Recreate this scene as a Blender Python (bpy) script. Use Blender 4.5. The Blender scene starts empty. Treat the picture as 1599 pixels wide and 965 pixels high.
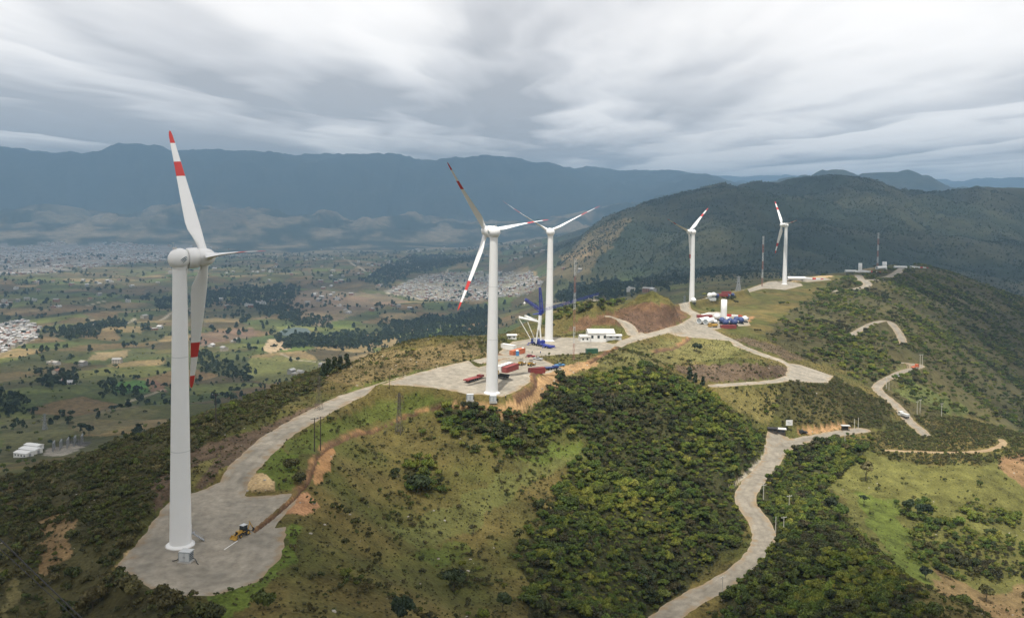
import bpy, bmesh, math, random, time
import numpy as np
from mathutils import Vector, Matrix, Euler

T0 = time.time()
R = math.radians
random.seed(7)
RNG = np.random.default_rng(11)
SC = bpy.context.scene
COL = SC.collection

# ------------------------------------------------------------------ camera
PW, PH, F = 1599.0, 965.0, 1330.0          # photograph frame, focal length in its pixels
PCX, PCY = 799.5, 378.0                    # principal point (the frame is shifted downwards)
PITCH, ROLL = R(2.5), R(0.8)
cam = bpy.data.cameras.new('camera')
cam.sensor_width = 36.0
cam.lens = F / PW * 36.0
cam.shift_y = -((PH / 2) - PCY) / PW
cam.clip_start = 0.5
cam.clip_end = 120000
camo = bpy.data.objects.new('camera', cam)
COL.objects.link(camo)
CAMR = Matrix.Rotation(math.pi / 2 - PITCH, 3, 'X') @ Matrix.Rotation(ROLL, 3, 'Z')
camo.matrix_world = CAMR.to_4x4()
SC.camera = camo
CR = np.array(CAMR)

# ------------------------------------------------------------------ world, sun, exposure
SUNDIR = Vector((-0.09, -0.29, 0.95)).normalized()      # towards the sun
sun_el = math.asin(SUNDIR.z)
sun_az = math.atan2(SUNDIR.x, SUNDIR.y)
wd = bpy.data.worlds.new('World')
SC.world = wd
wd.use_nodes = True
wn = wd.node_tree.nodes
sky = wn.new('ShaderNodeTexSky')
sky.sky_type = 'NISHITA'
sky.sun_disc = False
sky.sun_elevation = sun_el
sky.sun_rotation = sun_az
sky.altitude = 2700
wd.node_tree.links.new(sky.outputs[0], wn['Background'].inputs[0])
wn['Background'].inputs[1].default_value = 0.10
sl = bpy.data.lights.new('sun', 'SUN')
sl.energy = 5.0
sl.angle = R(1.0)
sl.color = (1.0, 0.945, 0.86)
so = bpy.data.objects.new('sun', sl)
COL.objects.link(so)
so.rotation_euler = SUNDIR.to_track_quat('Z', 'Y').to_euler()
so.location = (0, 0, 500)
SC.view_settings.view_transform = 'Standard'
SC.view_settings.look = 'None'
SC.view_settings.gamma = 1.0
SC.view_settings.exposure = 0.15
SC.render.engine = 'CYCLES'
SC.cycles.use_denoising = True
SC.cycles.max_bounces = 6
SC.cycles.diffuse_bounces = 3
SC.cycles.glossy_bounces = 2
SC.cycles.transmission_bounces = 3
SC.cycles.transparent_max_bounces = 12
SC.cycles.volume_bounces = 1
SC.cycles.sample_clamp_indirect = 6.0

# ------------------------------------------------------------------ camera mathematics (authoring only)
def ray(px, py):
    px = np.asarray(px, float); py = np.asarray(py, float)
    v = np.stack([(px - PCX) / F, (PCY - py) / F, -np.ones_like(px)], -1)
    return v @ CR.T

def unproj(px, py, d):
    """world point seen at photo pixel (px, py) whose distance along world Y is d"""
    v = ray(px, py)
    return v * (np.asarray(d, float) / v[..., 1])[..., None]

def proj(P):
    q = np.asarray(P, float) @ CR
    w = np.where(-q[..., 2] > 1e-3, -q[..., 2], 1e-3)
    return PCX + F * q[..., 0] / w, PCY - F * q[..., 1] / w

def at(px, py, d):
    return Vector(unproj(px, py, d))

# ------------------------------------------------------------------ numpy noise
def _h(ix, iy, s):
    n = (ix.astype(np.int64) * 374761393 + iy.astype(np.int64) * 668265263 + s * 974634777) & 0x7fffffff
    n = ((n ^ (n >> 13)) * 1274126177) & 0x7fffffff
    n = n ^ (n >> 16)
    return (n & 0xffff) / 65535.0
_T = np.arange(65536) / 65535.0 * 6.2831853
_CT, _ST = np.cos(_T), np.sin(_T)

def vn(x, y, s=0):
    x = np.asarray(x, float); y = np.asarray(y, float)
    ix = np.floor(x); iy = np.floor(y)
    fx = x - ix; fy = y - iy
    ux = fx * fx * fx * (fx * (fx * 6 - 15) + 10); uy = fy * fy * fy * (fy * (fy * 6 - 15) + 10)
    jx = ix.astype(np.int64); jy = iy.astype(np.int64)
    hx = (jx * 374761393, (jx + 1) * 374761393); hy = (jy * 668265263 + s * 974634777, (jy + 1) * 668265263 + s * 974634777)
    def g(a, b):
        n = (hx[a] + hy[b]) & 0x7fffffff
        n = ((n ^ (n >> 13)) * 1274126177) & 0x7fffffff
        n = (n ^ (n >> 16)) & 0xffff
        return _CT[n] * (fx - a) + _ST[n] * (fy - b)
    a = g(0, 0) * (1 - ux) + g(1, 0) * ux
    b = g(0, 1) * (1 - ux) + g(1, 1) * ux
    return (a * (1 - uy) + b * uy) * 1.5

def fbm(x, y, scale, octs=4, s=0, gain=0.5, ridged=False):
    x = np.asarray(x, float) / scale; y = np.asarray(y, float) / scale
    o = 0; a = 1; tot = 0
    for k in range(octs):
        n = vn(x + 17.3 * k, y - 9.1 * k, s + k)
        if ridged: n = 1 - 2 * np.abs(n)
        o = o + a * n; tot += a; a *= gain
        x, y = (x * 1.6 - y * 1.2), (x * 1.2 + y * 1.6)
    return o / tot

def sstep(a, b, x):
    t = np.clip((x - a) / (b - a), 0, 1)
    return t * t * (3 - 2 * t)

# ------------------------------------------------------------------ terrain: surveyed profile lines
# each line: photo column -> (row, distance); rows that lie behind a crest are simply hidden ground
FARL = [(410, 5500), (385, 8000)]
PROF = {
 -330: [(1150, 150), (1000, 195), (900, 240), (800, 320), (790, 420), (760, 640), (690, 900), (600, 1500), (520, 2300), (450, 3500), (405, 5500), (380, 8000), (340, 10000), (240, 14000)],
 -150: [(1100, 150), (965, 190), (860, 230), (795, 300), (770, 330), (760, 500), (700, 800), (640, 1100), (560, 1700), (500, 2400), (450, 3500), (405, 5500), (382, 8000), (330, 10000), (235, 14000)],
 0: [(965, 180), (855, 225), (778, 285), (754, 320), (760, 480), (705, 760), (650, 1050), (600, 1350), (540, 1800), (500, 2400), (450, 3500), (405, 5500), (378, 8000), (322, 10000), (233, 14000)],
 100: [(965, 180), (900, 195), (808, 235), (738, 300), (722, 330), (740, 470), (703, 760), (655, 1000), (620, 1150), (600, 1300), (540, 1800), (490, 2500), (450, 3500), (405, 5500), (382, 8000), (316, 10300), (237, 14000)],
 200: [(965, 170), (880, 185), (803, 215), (730, 275), (688, 335), (720, 480), (665, 850), (632, 1000), (640, 1130), (605, 1350), (540, 1850), (490, 2600), (440, 3800), (408, 5500), (385, 8000), (335, 10500), (240, 14000)],
 283: [(965, 160), (920, 172), (850, 195), (790, 219), (740, 245), (694, 290), (662, 340), (700, 500), (650, 950), (605, 1350), (540, 1850), (490, 2600), (440, 3800), (408, 5500), (388, 8000), (328, 10500), (240, 14000)],
 350: [(965, 163), (900, 178), (830, 203), (770, 229), (730, 253), (700, 275), (668, 300), (643, 345), (700, 520), (640, 950), (600, 1350), (545, 1800), (490, 2600), (440, 3800), (408, 5500), (388, 8000), (316, 10500), (240, 14000)],
 420: [(965, 158), (900, 180), (850, 196), (800, 215), (750, 240), (700, 268), (670, 288), (636, 325), (612, 370), (680, 560), (620, 1050), (580, 1500), (540, 1900), (490, 2600), (440, 3800), (408, 5500), (385, 8500), (335, 11000), (240, 14000)],
 500: [(965, 165), (900, 190), (850, 208), (780, 235), (720, 262), (660, 298), (640, 312), (600, 365), (577, 410), (650, 620), (600, 1250), (560, 1650), (530, 2000), (490, 2600), (440, 3800), (405, 5500), (383, 8500), (345, 11000), (245, 14500)],
 600: [(965, 178), (920, 195), (870, 225), (800, 262), (740, 290), (690, 316), (650, 334), (612, 348), (590, 375), (560, 440), (545, 470), (640, 700), (580, 1500), (530, 2100), (490, 2700), (440, 3800), (405, 5500), (383, 8500), (345, 11000), (250, 14500)],
 700: [(965, 200), (900, 232), (850, 255), (800, 275), (740, 300), (690, 318), (640, 338), (620, 345), (600, 358), (575, 393), (545, 450), (529, 480), (600, 700), (540, 1800), (500, 2500), (470, 3000), (430, 4000), (400, 6000), (380, 9000), (345, 11000), (250, 14500)],
 768: [(965, 215), (900, 240), (850, 262), (800, 280), (740, 302), (680, 325), (640, 338), (613, 345), (590, 372), (565, 412), (545, 455), (530, 500), (522, 530), (580, 750), (520, 2000), (490, 2600), (460, 3200), (430, 4000), (400, 6000), (378, 9000), (345, 11000), (252, 14500)],
 850: [(965, 225), (900, 250), (850, 270), (780, 298), (720, 325), (660, 345), (620, 362), (590, 385), (570, 405), (550, 450), (533, 512), (520, 552), (502, 620), (490, 680), (530, 900), (470, 2800), (440, 3600), (400, 5500), (378, 8000), (340, 11000), (253, 14500)],
 930: [(965, 235), (900, 262), (850, 280), (780, 310), (720, 335), (660, 352), (610, 380), (580, 405), (555, 450), (540, 490), (522, 540), (500, 610), (480, 690), (520, 900), (460, 1900), (440, 2300), (400, 2900), (370, 3300), (345, 3600), (352, 6000), (330, 10000), (255, 14500)],
 1000: [(965, 258), (920, 275), (850, 295), (780, 318), (720, 340), (660, 362), (600, 392), (578, 402), (555, 450), (535, 508), (520, 545), (500, 600), (480, 660), (465, 720), (500, 900), (450, 2000), (420, 2400), (380, 2900), (345, 3300), (320, 3600), (345, 5000), (310, 11000), (259, 14500)],
 1080: [(965, 277), (945, 283), (900, 292), (850, 308), (780, 330), (720, 350), (660, 372), (610, 395), (626, 425), (602, 455), (575, 490), (550, 525), (530, 560), (515, 600), (500, 650), (485, 720), (473, 786), (466, 830), (490, 1000), (440, 2000), (400, 2500), (360, 3000), (320, 3400), (296, 3700), (330, 5000), (290, 12000), (267, 14500)],
 1130: [(965, 262), (930, 278), (900, 298), (860, 312), (800, 332), (740, 352), (700, 370), (650, 390), (628, 402), (648, 430), (600, 458), (580, 485), (550, 535), (525, 590), (502, 645), (490, 700), (475, 780), (462, 850), (455, 900), (480, 1050), (430, 2000), (390, 2500), (340, 3000), (300, 3400), (284, 3700), (320, 5000), (288, 13000)],
 1200: [(965, 240), (900, 262), (870, 285), (845, 325), (800, 348), (770, 366), (730, 395), (700, 420), (680, 433), (650, 445), (620, 457), (598, 470), (575, 500), (550, 545), (530, 590), (510, 640), (490, 710), (470, 800), (455, 880), (445, 940), (438, 1000), (460, 1150), (420, 2200), (380, 2600), (320, 3200), (290, 3500), (275, 3700), (310, 5000), (295, 13000)],
 1280: [(965, 225), (900, 250), (850, 275), (815, 300), (805, 340), (770, 375), (740, 402), (710, 420), (690, 432), (677, 441), (665, 448), (640, 458), (610, 475), (593, 495), (585, 530), (550, 590), (520, 660), (490, 740), (470, 830), (450, 930), (432, 1060), (455, 1200), (400, 2400), (350, 2900), (300, 3400), (275, 3700), (310, 5000), (285, 8500), (310, 13000)],
 1350: [(965, 205), (900, 235), (865, 258), (855, 300), (820, 335), (780, 368), (740, 395), (715, 410), (690, 428), (672, 447), (655, 465), (640, 478), (620, 495), (600, 525), (594, 560), (550, 630), (510, 720), (480, 800), (455, 950), (430, 1120), (424, 1160), (417, 1200), (440, 1350), (400, 2500), (350, 3000), (310, 3400), (284, 3700), (315, 5000), (292, 8500), (310, 13000)],
 1420: [(965, 195), (930, 212), (915, 270), (860, 318), (820, 345), (780, 372), (740, 402), (720, 415), (700, 440), (680, 470), (660, 500), (640, 520), (600, 560), (577, 603), (550, 660), (520, 740), (490, 830), (460, 980), (430, 1250), (411, 1400), (440, 1600), (390, 2600), (340, 3100), (310, 3500), (284, 3800), (315, 5000), (292, 8500), (310, 13000)],
 1500: [(1000, 260), (965, 275), (900, 308), (850, 335), (800, 362), (750, 390), (730, 402), (715, 418), (690, 450), (670, 480), (652, 505), (680, 560), (640, 620), (600, 700), (560, 800), (520, 930), (480, 1100), (450, 1300), (433, 1420), (470, 1700), (400, 2600), (350, 3100), (310, 3500), (289, 3800), (320, 5000), (295, 8500), (315, 13000)],
 1599: [(1000, 270), (965, 283), (900, 318), (850, 345), (800, 375), (750, 405), (715, 430), (700, 450), (684, 470), (720, 540), (675, 640), (640, 750), (600, 880), (560, 1000), (520, 1150), (490, 1300), (468, 1400), (500, 1700), (420, 2600), (370, 3100), (320, 3500), (299, 3800), (330, 5000), (300, 8500), (320, 13000)],
 1750: [(1000, 290), (900, 340), (800, 400), (730, 450), (710, 480), (760, 560), (700, 700), (640, 900), (580, 1100), (520, 1350), (505, 1450), (540, 1700), (440, 2600), (380, 3100), (330, 3500), (303, 3800), (330, 6000), (310, 13000)],
 1950: [(1000, 300), (900, 350), (800, 420), (740, 500), (760, 600), (700, 800), (640, 1000), (580, 1300), (560, 1500), (560, 1800), (440, 2700), (380, 3200), (330, 3700), (310, 4000), (340, 6000), (310, 13000)],
}
for px, add in {-330: [(830, 380)], -150: [(800, 375), (810, 430)], 0: [(785, 370), (805, 425)], 100: [(752, 385), (775, 430)], 200: [(712, 395), (740, 440)], 283: [(684, 400)], 350: [(662, 410)]}.items():
    PROF[px] = PROF[px] + add
CREST = {-330: 236, -150: 248, 0: 237, 100: 250, 200: 241, 283: 257, 350: 247, 420: 262, 500: 251, 600: 268, 700: 256, 768: 271, 850: 259, 930: 268, 1000: 263}
for px, row in CREST.items():
    PROF[px] = [(row, d) if d >= 14000 else (p, d) for p, d in PROF[px]]
for px in PROF:                             # a hidden valley between the foothills and the far range
    if px < 900: PROF[px] = PROF[px] + [(352, 12000)]
ctrl = []
for px, rows in PROF.items():
    for py, d in rows:
        ctrl.append(unproj(px, py, d))
for px, py, d in [(1310, 263, 8500), (1275, 272, 8600), (1345, 278, 8500), (1415, 265, 9000), (1385, 276, 9000), (1452, 277, 9000), (1530, 290, 9300),
                  (1250, 271, 3750), (55, 312, 10000), (150, 334, 10000), (245, 320, 10300), (345, 309, 10500), (420, 330, 10600), (480, 322, 10800), (560, 338, 10800), (640, 326, 11000), (720, 338, 11000)]:
    ctrl.append(unproj(px, py, d))
for az in (-75, -110, -150, 180, 150, 110, 75):
    for r, z in ((60, -72), (200, -105), (600, -200), (2000, -320), (6000, -330), (12000, 300), (22000, 500)):
        ctrl.append(np.array([r * math.sin(R(az)), r * math.cos(R(az)), z]))
for az in (-30, 0, 30):
    for r, z in ((25, -70), (90, -73 - abs(az) * 0.2), (21000, 500)):
        ctrl.append(np.array([r * math.sin(R(az)), r * math.cos(R(az)), z]))
ctrl = np.array(ctrl)

def emb(P):
    az = np.arctan2(P[..., 0], P[..., 1]); r = np.hypot(P[..., 0], P[..., 1])
    return np.stack([np.cos(az), np.sin(az), np.log(r)], -1), r
E, rr = emb(ctrl)
CC = 0.035
def kern(A, B):
    d2 = ((A[:, None, :] - B[None, :, :]) ** 2).sum(-1)
    return np.sqrt(d2 + CC * CC)
K = kern(E, E) - np.eye(len(E)) * 0.003
n = len(E)
M = np.zeros((n + 4, n + 4)); M[:n, :n] = K; M[:n, n] = 1; M[n, :n] = 1; M[:n, n + 1:] = E; M[n + 1:, :n] = E.T
W = np.linalg.solve(M, np.concatenate([ctrl[:, 2] / rr, np.zeros(4)]))

# grid, finer where the camera looks
AZ = np.concatenate([np.arange(-180, -60, 4.0), np.arange(-60, -36, 0.8), np.arange(-36, 36, 0.1), np.arange(36, 60, 0.8), np.arange(60, 180.1, 4.0)])
AZ = np.radians(AZ)
LR = np.concatenate([np.linspace(math.log(12), math.log(130), 26)[:-1], np.arange(math.log(130), math.log(1700), 0.0052),
                     np.arange(math.log(1700), math.log(6000), 0.0078), np.linspace(math.log(6000), math.log(26000), 95)])
na, nr = len(AZ), len(LR)
AA, LL = np.meshgrid(AZ, LR, indexing='ij')
# profile surface is evaluated on a coarser net and interpolated
ca = np.unique(np.concatenate([AZ[::4], AZ[-1:]])); cl = np.unique(np.concatenate([LR[::4], LR[-1:]]))
CA, CL = np.meshgrid(ca, cl, indexing='ij')
Q = np.stack([np.cos(CA), np.sin(CA), CL], -1).reshape(-1, 3)
val = np.empty(len(Q))
for i in range(0, len(Q), 20000):
    q = Q[i:i + 20000]
    val[i:i + 20000] = kern(q, E) @ W[:n] + W[n] + q @ W[n + 1:]
val = val.reshape(CA.shape)

def grid_lookup(G, ax, ay, a, l):
    i = np.clip(np.searchsorted(ax, a) - 1, 0, len(ax) - 2); j = np.clip(np.searchsorted(ay, l) - 1, 0, len(ay) - 2)
    u = np.clip((a - ax[i]) / (ax[i + 1] - ax[i]), 0, 1); v = np.clip((l - ay[j]) / (ay[j + 1] - ay[j]), 0, 1)
    return (G[i, j] * (1 - u) * (1 - v) + G[i + 1, j] * u * (1 - v) + G[i, j + 1] * (1 - u) * v + G[i + 1, j + 1] * u * v)
RR = np.exp(LL)
X = RR * np.sin(AA); Y = RR * np.cos(AA)
Z = grid_lookup(val, ca, cl, AA, LL) * RR
Zbase = Z.copy()
# relief that the profiles do not carry
far = sstep(900, 2600, RR)
Z = Z + (1 - far) * (fbm(X, Y, 45, 3, 3) * 1.6 + fbm(X, Y, 11, 3, 5) * 0.35)
Z = Z + sstep(10500, 13500, RR) * (420 * fbm(X, Y, 4600, 4, 27, .42) + 40)
Z = np.where(Z > 820, 820 + 130 * np.tanh((Z - 820) / 130), Z)
fold2 = fbm(X + 500 * fbm(X, Y, 3000, 2, 29), Y, 2700, 5, 28, .5, True)
Z = Z - sstep(11000, 12600, RR) * (.72 - np.minimum(fold2, .72)) * 330
mount = sstep(1900, 3000, RR) * sstep(-330, -150, Z)
fold = fbm(X + 260 * fbm(X, Y, 1500, 2, 23), Y * .8, 760, 5, 21, .5, True)
Z = Z + mount * (np.minimum(fold, .72) - .72) * np.clip(RR * 0.034, 0, 190) * (1 - .6 * sstep(10500, 12500, RR))
valley = sstep(700, 1300, RR) * (1 - mount)
Z = Z + valley * fbm(X, Y, 420, 5, 33) * np.clip((RR - 700) * 0.012, 0, 24)
for px_, py_, d_, w_ in ((1308, 262, 8500, 300), (1285, 267, 8600, 260), (1415, 265, 9000, 330), (1440, 272, 9100, 260), (1540, 290, 9300, 420)):
    q_ = unproj(px_, py_, d_); z0 = float(grid_lookup(Z, AZ, LR, np.arctan2(q_[0], q_[1]), 0.5 * np.log(q_[0] ** 2 + q_[1] ** 2)))
    dd_ = np.hypot(X - q_[0], (Y - q_[1]) * .7); Z = np.maximum(Z, (q_[2]) - 300 * (dd_ / (w_ * 1.6)) ** 1.25 + 30 * fbm(X, Y, 300, 4, 77))
for px_, py_, h_, w_ in ((1012, 500, 14, 22), (1040, 491, 10, 18), (905, 511, 9, 20), (940, 499, 10, 22), (1150, 577, 4.5, 16), (1195, 577, 3.5, 13), (695, 540, 4, 26)):
    v_ = ray(px_, py_); v_ = v_ / v_[1]; dd_ = np.linspace(380, 900, 900); g_ = grid_lookup(Z, AZ, LR, np.full(900, math.atan2(v_[0], 1.0)), np.log(dd_ * math.hypot(v_[0], 1)))
    k_ = int(np.argmax(v_[2] * dd_ <= g_)); q_ = v_ * dd_[k_]
    b_ = h_ * np.exp(-((X - q_[0]) ** 2 + (Y - q_[1]) ** 2) / (w_ * w_)) * (1 + .3 * fbm(X, Y, 12, 3, 44)); Z = Z + b_; Zbase = Zbase + b_
print('terrain base', time.time() - T0)

def zt(x, y, G=None):
    G = Z if G is None else G
    return grid_lookup(G, AZ, LR, np.arctan2(x, y), 0.5 * np.log(np.asarray(x) ** 2 + np.asarray(y) ** 2))

def cast(px, py, dmin=60, dmax=15000, G=None, nstep=1600):
    """first ground point under a photo pixel"""
    v = ray(px, py); v = v / v[..., 1:2]
    d = np.exp(np.linspace(math.log(dmin), math.log(dmax), nstep))
    P = v[..., None, :] * d[:, None]
    g = zt(P[..., 0], P[..., 1], G)
    below = P[..., 2] <= g
    k = np.argmax(below, -1)
    k = np.where(below.any(-1), k, nstep - 1); k0 = np.maximum(k - 1, 0)
    if np.ndim(k) == 0:
        a = P[k0, 2] - g[k0]; b = g[k] - P[k, 2]
    else:
        I = np.arange(len(k)); a = P[I, k0, 2] - g[I, k0]; b = g[I, k] - P[I, k, 2]
    t = np.clip(a / np.maximum(a + b, 1e-6), 0, 1)
    dd = d[k0] * (1 - t) + d[k] * t
    out = v * dd[..., None]
    out[..., 2] = zt(out[..., 0], out[..., 1], G)
    return out

# ------------------------------------------------------------------ roads and levelled pads
def resample(P, step):
    P = np.asarray(P, float)
    s = np.concatenate([[0], np.cumsum(np.linalg.norm(np.diff(P[:, :2], axis=0), axis=1))])
    t = np.arange(0, s[-1], step)
    return np.stack([np.interp(t, s, P[:, k]) for k in range(3)], -1)
def smooth(P, it):
    P = P.copy()
    for _ in range(it):
        P[1:-1] = 0.25 * P[:-2] + 0.5 * P[1:-1] + 0.25 * P[2:]
    return P
def line_dist(P, x, y):
    """distance to a polyline and height of its nearest point"""
    best = np.full(x.shape, 1e9); zz = np.zeros(x.shape)
    for a, b in zip(P[:-1], P[1:]):
        dx, dy = b[0] - a[0], b[1] - a[1]; L2 = dx * dx + dy * dy + 1e-9
        t = np.clip(((x - a[0]) * dx + (y - a[1]) * dy) / L2, 0, 1)
        d = np.hypot(x - a[0] - t * dx, y - a[1] - t * dy)
        m = d < best
        best = np.where(m, d, best); zz = np.where(m, a[2] + t * (b[2] - a[2]), zz)
    return best, zz

MASK = {}                                   # ground class -> grid mask (metres inside is positive)
def add_mask(name, m):
    MASK[name] = np.maximum(MASK[name], m) if name in MASK else m

def road(name, pix, width, dmin=120, dmax=1700, flat=True, blend=6, zoff=0.0, G=None):
    global Z
    pix = np.array(pix, float)
    P = cast(pix[:, 0], pix[:, 1], dmin, dmax, Zbase if G is None else G)
    P = smooth(resample(P, 3.0), 6)
    P[:, 2] = smooth(np.stack([P[:, 2]] * 3, -1), 25)[:, 0] + zoff
    lo = P[:, :2].min(0) - width - blend - 2; hi = P[:, :2].max(0) + width + blend + 2
    I = np.where((X > lo[0]) & (X < hi[0]) & (Y > lo[1]) & (Y < hi[1]))
    d, zz = line_dist(P[::2] if len(P) > 60 else P, X[I], Y[I])
    if flat:
        w = 1 - sstep(width / 2 + 0.6, width / 2 + blend, d)
        Z[I] = Z[I] * (1 - w) + zz * w
    m = np.full(X.shape, -99.0); m[I] = width / 2 - d + fbm(X[I], Y[I], 5, 3, 8) * 0.9
    add_mask(name, m)
    return P

def pip(poly, x, y):
    ins = np.zeros(x.shape, bool); n = len(poly)
    for i in range(n):
        x0, y0 = poly[i]; x1, y1 = poly[(i + 1) % n]
        if y0 == y1: continue
        c = ((y0 > y) != (y1 > y)) & (x < (x1 - x0) * (y - y0) / (y1 - y0) + x0)
        ins ^= c
    return ins

def wpoly(pix, dmin=120, dmax=1700, G=None):
    pix = np.array(pix, float)
    return cast(pix[:, 0], pix[:, 1], dmin, dmax, Zbase if G is None else G)

def pad(name, pix, dmin=120, dmax=1700, blend=5, slope=True, zset=None):
    global Z
    P = wpoly(pix, dmin, dmax)
    lo = P[:, :2].min(0) - 15; hi = P[:, :2].max(0) + 15
    I = np.where((X > lo[0]) & (X < hi[0]) & (Y > lo[1]) & (Y < hi[1]))
    x, y = X[I], Y[I]
    Pc = np.vstack([P, P[:1]])
    d, _ = line_dist(Pc, x, y)
    sd = np.where(pip(P[:, :2], x, y), d, -d)
    A = np.c_[P[:, :2], np.ones(len(P))]
    c = np.linalg.lstsq(A, P[:, 2], rcond=None)[0]
    if not slope: c = np.array([0, 0, P[:, 2].mean()])
    zz = c[0] * x + c[1] * y + c[2]
    if zset is not None: zz = zz - zz.mean() * 0 + (zset[2] - (c[0] * zset[0] + c[1] * zset[1] + c[2]))
    w = sstep(-blend, 0.3, sd)
    Z[I] = Z[I] * (1 - w) + zz * w
    m = np.full(X.shape, -99.0); m[I] = sd + fbm(x, y, 5, 3, 9) * 1.0
    add_mask(name, m)
    return P

TURB = {1: (282, 850, 200.0), 2: (768, 613, 345.0), 3: (857, 532, 512.0), 4: (1080, 473, 786.0), 5: (1225, 444, 945.0)}
TB = {k: unproj(*v) for k, v in TURB.items()}

road('service_road', [(345, 772), (385, 725), (425, 687), (480, 651), (540, 623), (600, 601), (660, 584), (720, 571), (770, 560), (810, 551), (850, 541)], 9.5)
road('service_road', [(930, 545), (965, 537), (1000, 527), (1045, 516), (1075, 505), (1090, 496), (1085, 490), (1072, 484), (1066, 478)], 10)
road('service_road', [(1090, 475), (1130, 465), (1160, 457), (1190, 449), (1215, 444)], 9, 600)
road('service_road', [(1100, 516), (1125, 527), (1155, 540), (1195, 555), (1232, 568), (1247, 580), (1238, 591), (1200, 597), (1160, 599), (1110, 603)], 7.5, 440)
pad('service_road', [(1232, 566), (1250, 570), (1302, 588), (1290, 598), (1240, 597), (1225, 590)], 440)
pad('service_road', [(180, 886), (212, 850), (240, 802), (262, 772), (300, 760), (345, 742), (385, 765), (462, 767), (466, 776), (428, 815), (447, 818), (440, 862), (402, 893), (330, 912), (265, 924), (222, 905)], 120, 280, zset=TB[1])
pad('service_road', [(596, 616), (640, 597), (690, 584), (745, 574), (800, 580), (833, 590), (834, 606), (805, 626), (785, 634), (735, 627), (690, 621), (640, 617)], 250, 420, zset=TB[2], blend=9)
pad('service_road', [(745, 575), (790, 560), (835, 556), (880, 574), (850, 586), (800, 588), (760, 585)], 300, 470)
pad('service_road', [(778, 546), (800, 532), (850, 525), (905, 524), (970, 535), (965, 546), (900, 552), (850, 553), (800, 558)], 400, 620, zset=TB[3])
pad('service_road', [(1052, 526), (1078, 505), (1090, 494), (1120, 489), (1168, 498), (1172, 506), (1135, 511), (1115, 518), (1150, 537), (1060, 527)], 500, 760)
pad('service_road', [(1050, 479), (1066, 467), (1105, 463), (1158, 456), (1166, 462), (1120, 472), (1088, 480)], 650, 1000, zset=TB[4])
pad('service_road', [(1165, 452), (1200, 441), (1225, 437), (1250, 442), (1254, 447), (1225, 453), (1195, 450)], 800, 1100, zset=TB[5])
pad('service_road', [(1232, 437), (1285, 433), (1300, 437), (1260, 441)], 900, 1250)
pad('service_road', [(1320, 424), (1355, 421), (1368, 426), (1335, 429)], 1000, 1300)
MR = road('main_road', [(1030, 972), (1060, 952), (1095, 931), (1145, 900), (1180, 870), (1196, 846), (1187, 815), (1168, 795), (1158, 775), (1172, 757), (1200, 727), (1215, 703), (1250, 687), (1300, 677), (1350, 671)], 9.0, 150, 480)
pad('main_road', [(1197, 672), (1235, 680), (1222, 698), (1203, 712), (1194, 706)], 380, 480)
road('main_road', [(1446, 680), (1432, 668), (1420, 660), (1412, 648), (1402, 636), (1390, 624), (1378, 614), (1366, 606), (1378, 596), (1395, 586), (1415, 578), (1440, 573), (1426, 567), (1405, 566)], 6.3, 440, 760)
road('main_road', [(1328, 524), (1345, 514), (1362, 505), (1385, 499), (1396, 508), (1405, 522), (1412, 540)], 6.5, 600, 900)
road('service_road', [(1298, 455), (1325, 453), (1350, 449), (1357, 444), (1345, 437), (1340, 430)], 10, 850, 1300, blend=10)
road('service_road', [(1345, 438), (1372, 437), (1392, 431), (1402, 425), (1412, 417), (1418, 411)], 11, 950, 1600, blend=10)
road('dirt_track', [(1385, 703), (1440, 707), (1500, 707), (1545, 703), (1572, 693), (1560, 684)], 3.5, 380, 560, blend=3)
road('service_road', [(952, 494), (975, 503), (985, 515), (990, 524)], 8, 480, 800)

TRENCHC = []
def trench(pix, dmin, dmax, width=.6, depth=.6, side=-1, spoil=.2, sw=1.1):
    """dug cable trench: cut into the sheet, with the spoil heaped beside it"""
    pix = np.array(pix, float)
    P = smooth(resample(cast(pix[:, 0], pix[:, 1], dmin, dmax, Z), 1.5), 2)
    lo = P[:, :2].min(0) - 8; hi = P[:, :2].max(0) + 8
    I = np.where((X > lo[0]) & (X < hi[0]) & (Y > lo[1]) & (Y < hi[1]))
    x, y = X[I], Y[I]
    d, _ = line_dist(P, x, y)
    T_ = np.gradient(P[:, :2], axis=0); Nn = np.stack([T_[:, 1], -T_[:, 0]], -1); Nn /= np.linalg.norm(Nn, axis=1)[:, None] + 1e-9
    Q_ = P.copy(); Q_[:, :2] += Nn * side * (sw * .55 + width * .5)
    d2, _ = line_dist(Q_, x, y)
    lump = 0.35 + 1.3 * fbm(x, y, 9, 3, 301)
    up = spoil * np.clip(1 - (d2 / (sw * .75)) ** 2, 0, 1) * np.clip(lump, 0.0, 1.6)
    Z[I] += np.where(d < width, 0, up) - depth * (1 - sstep(width * .35, width * .75, d))
    TRENCHC.append((I, d, d2, width, sw))
for m_ in MASK: pass
trench([(398, 829), (420, 813), (440, 796), (462, 776), (480, 755), (489, 735), (495, 714), (508, 701), (530, 690), (560, 678), (600, 664), (640, 648), (680, 636), (712, 628)], 180, 360)
trench([(868, 574), (845, 580), (834, 588), (838, 600), (828, 614), (806, 630)], 300, 430, 1.1, .6, 1, .3, 1.6)
trench([(922, 567), (940, 556), (955, 547), (966, 541)], 380, 520, 1.3, .6, -1, .35, 1.8)
trench([(1022, 551), (1050, 545), (1064, 538), (1077, 527)], 430, 620, 1.2, .6, -1, .3, 1.5)
for k in TB:
    TB[k][2] = zt(TB[k][0], TB[k][1]) - 0.05
print('roads', time.time() - T0)

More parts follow.
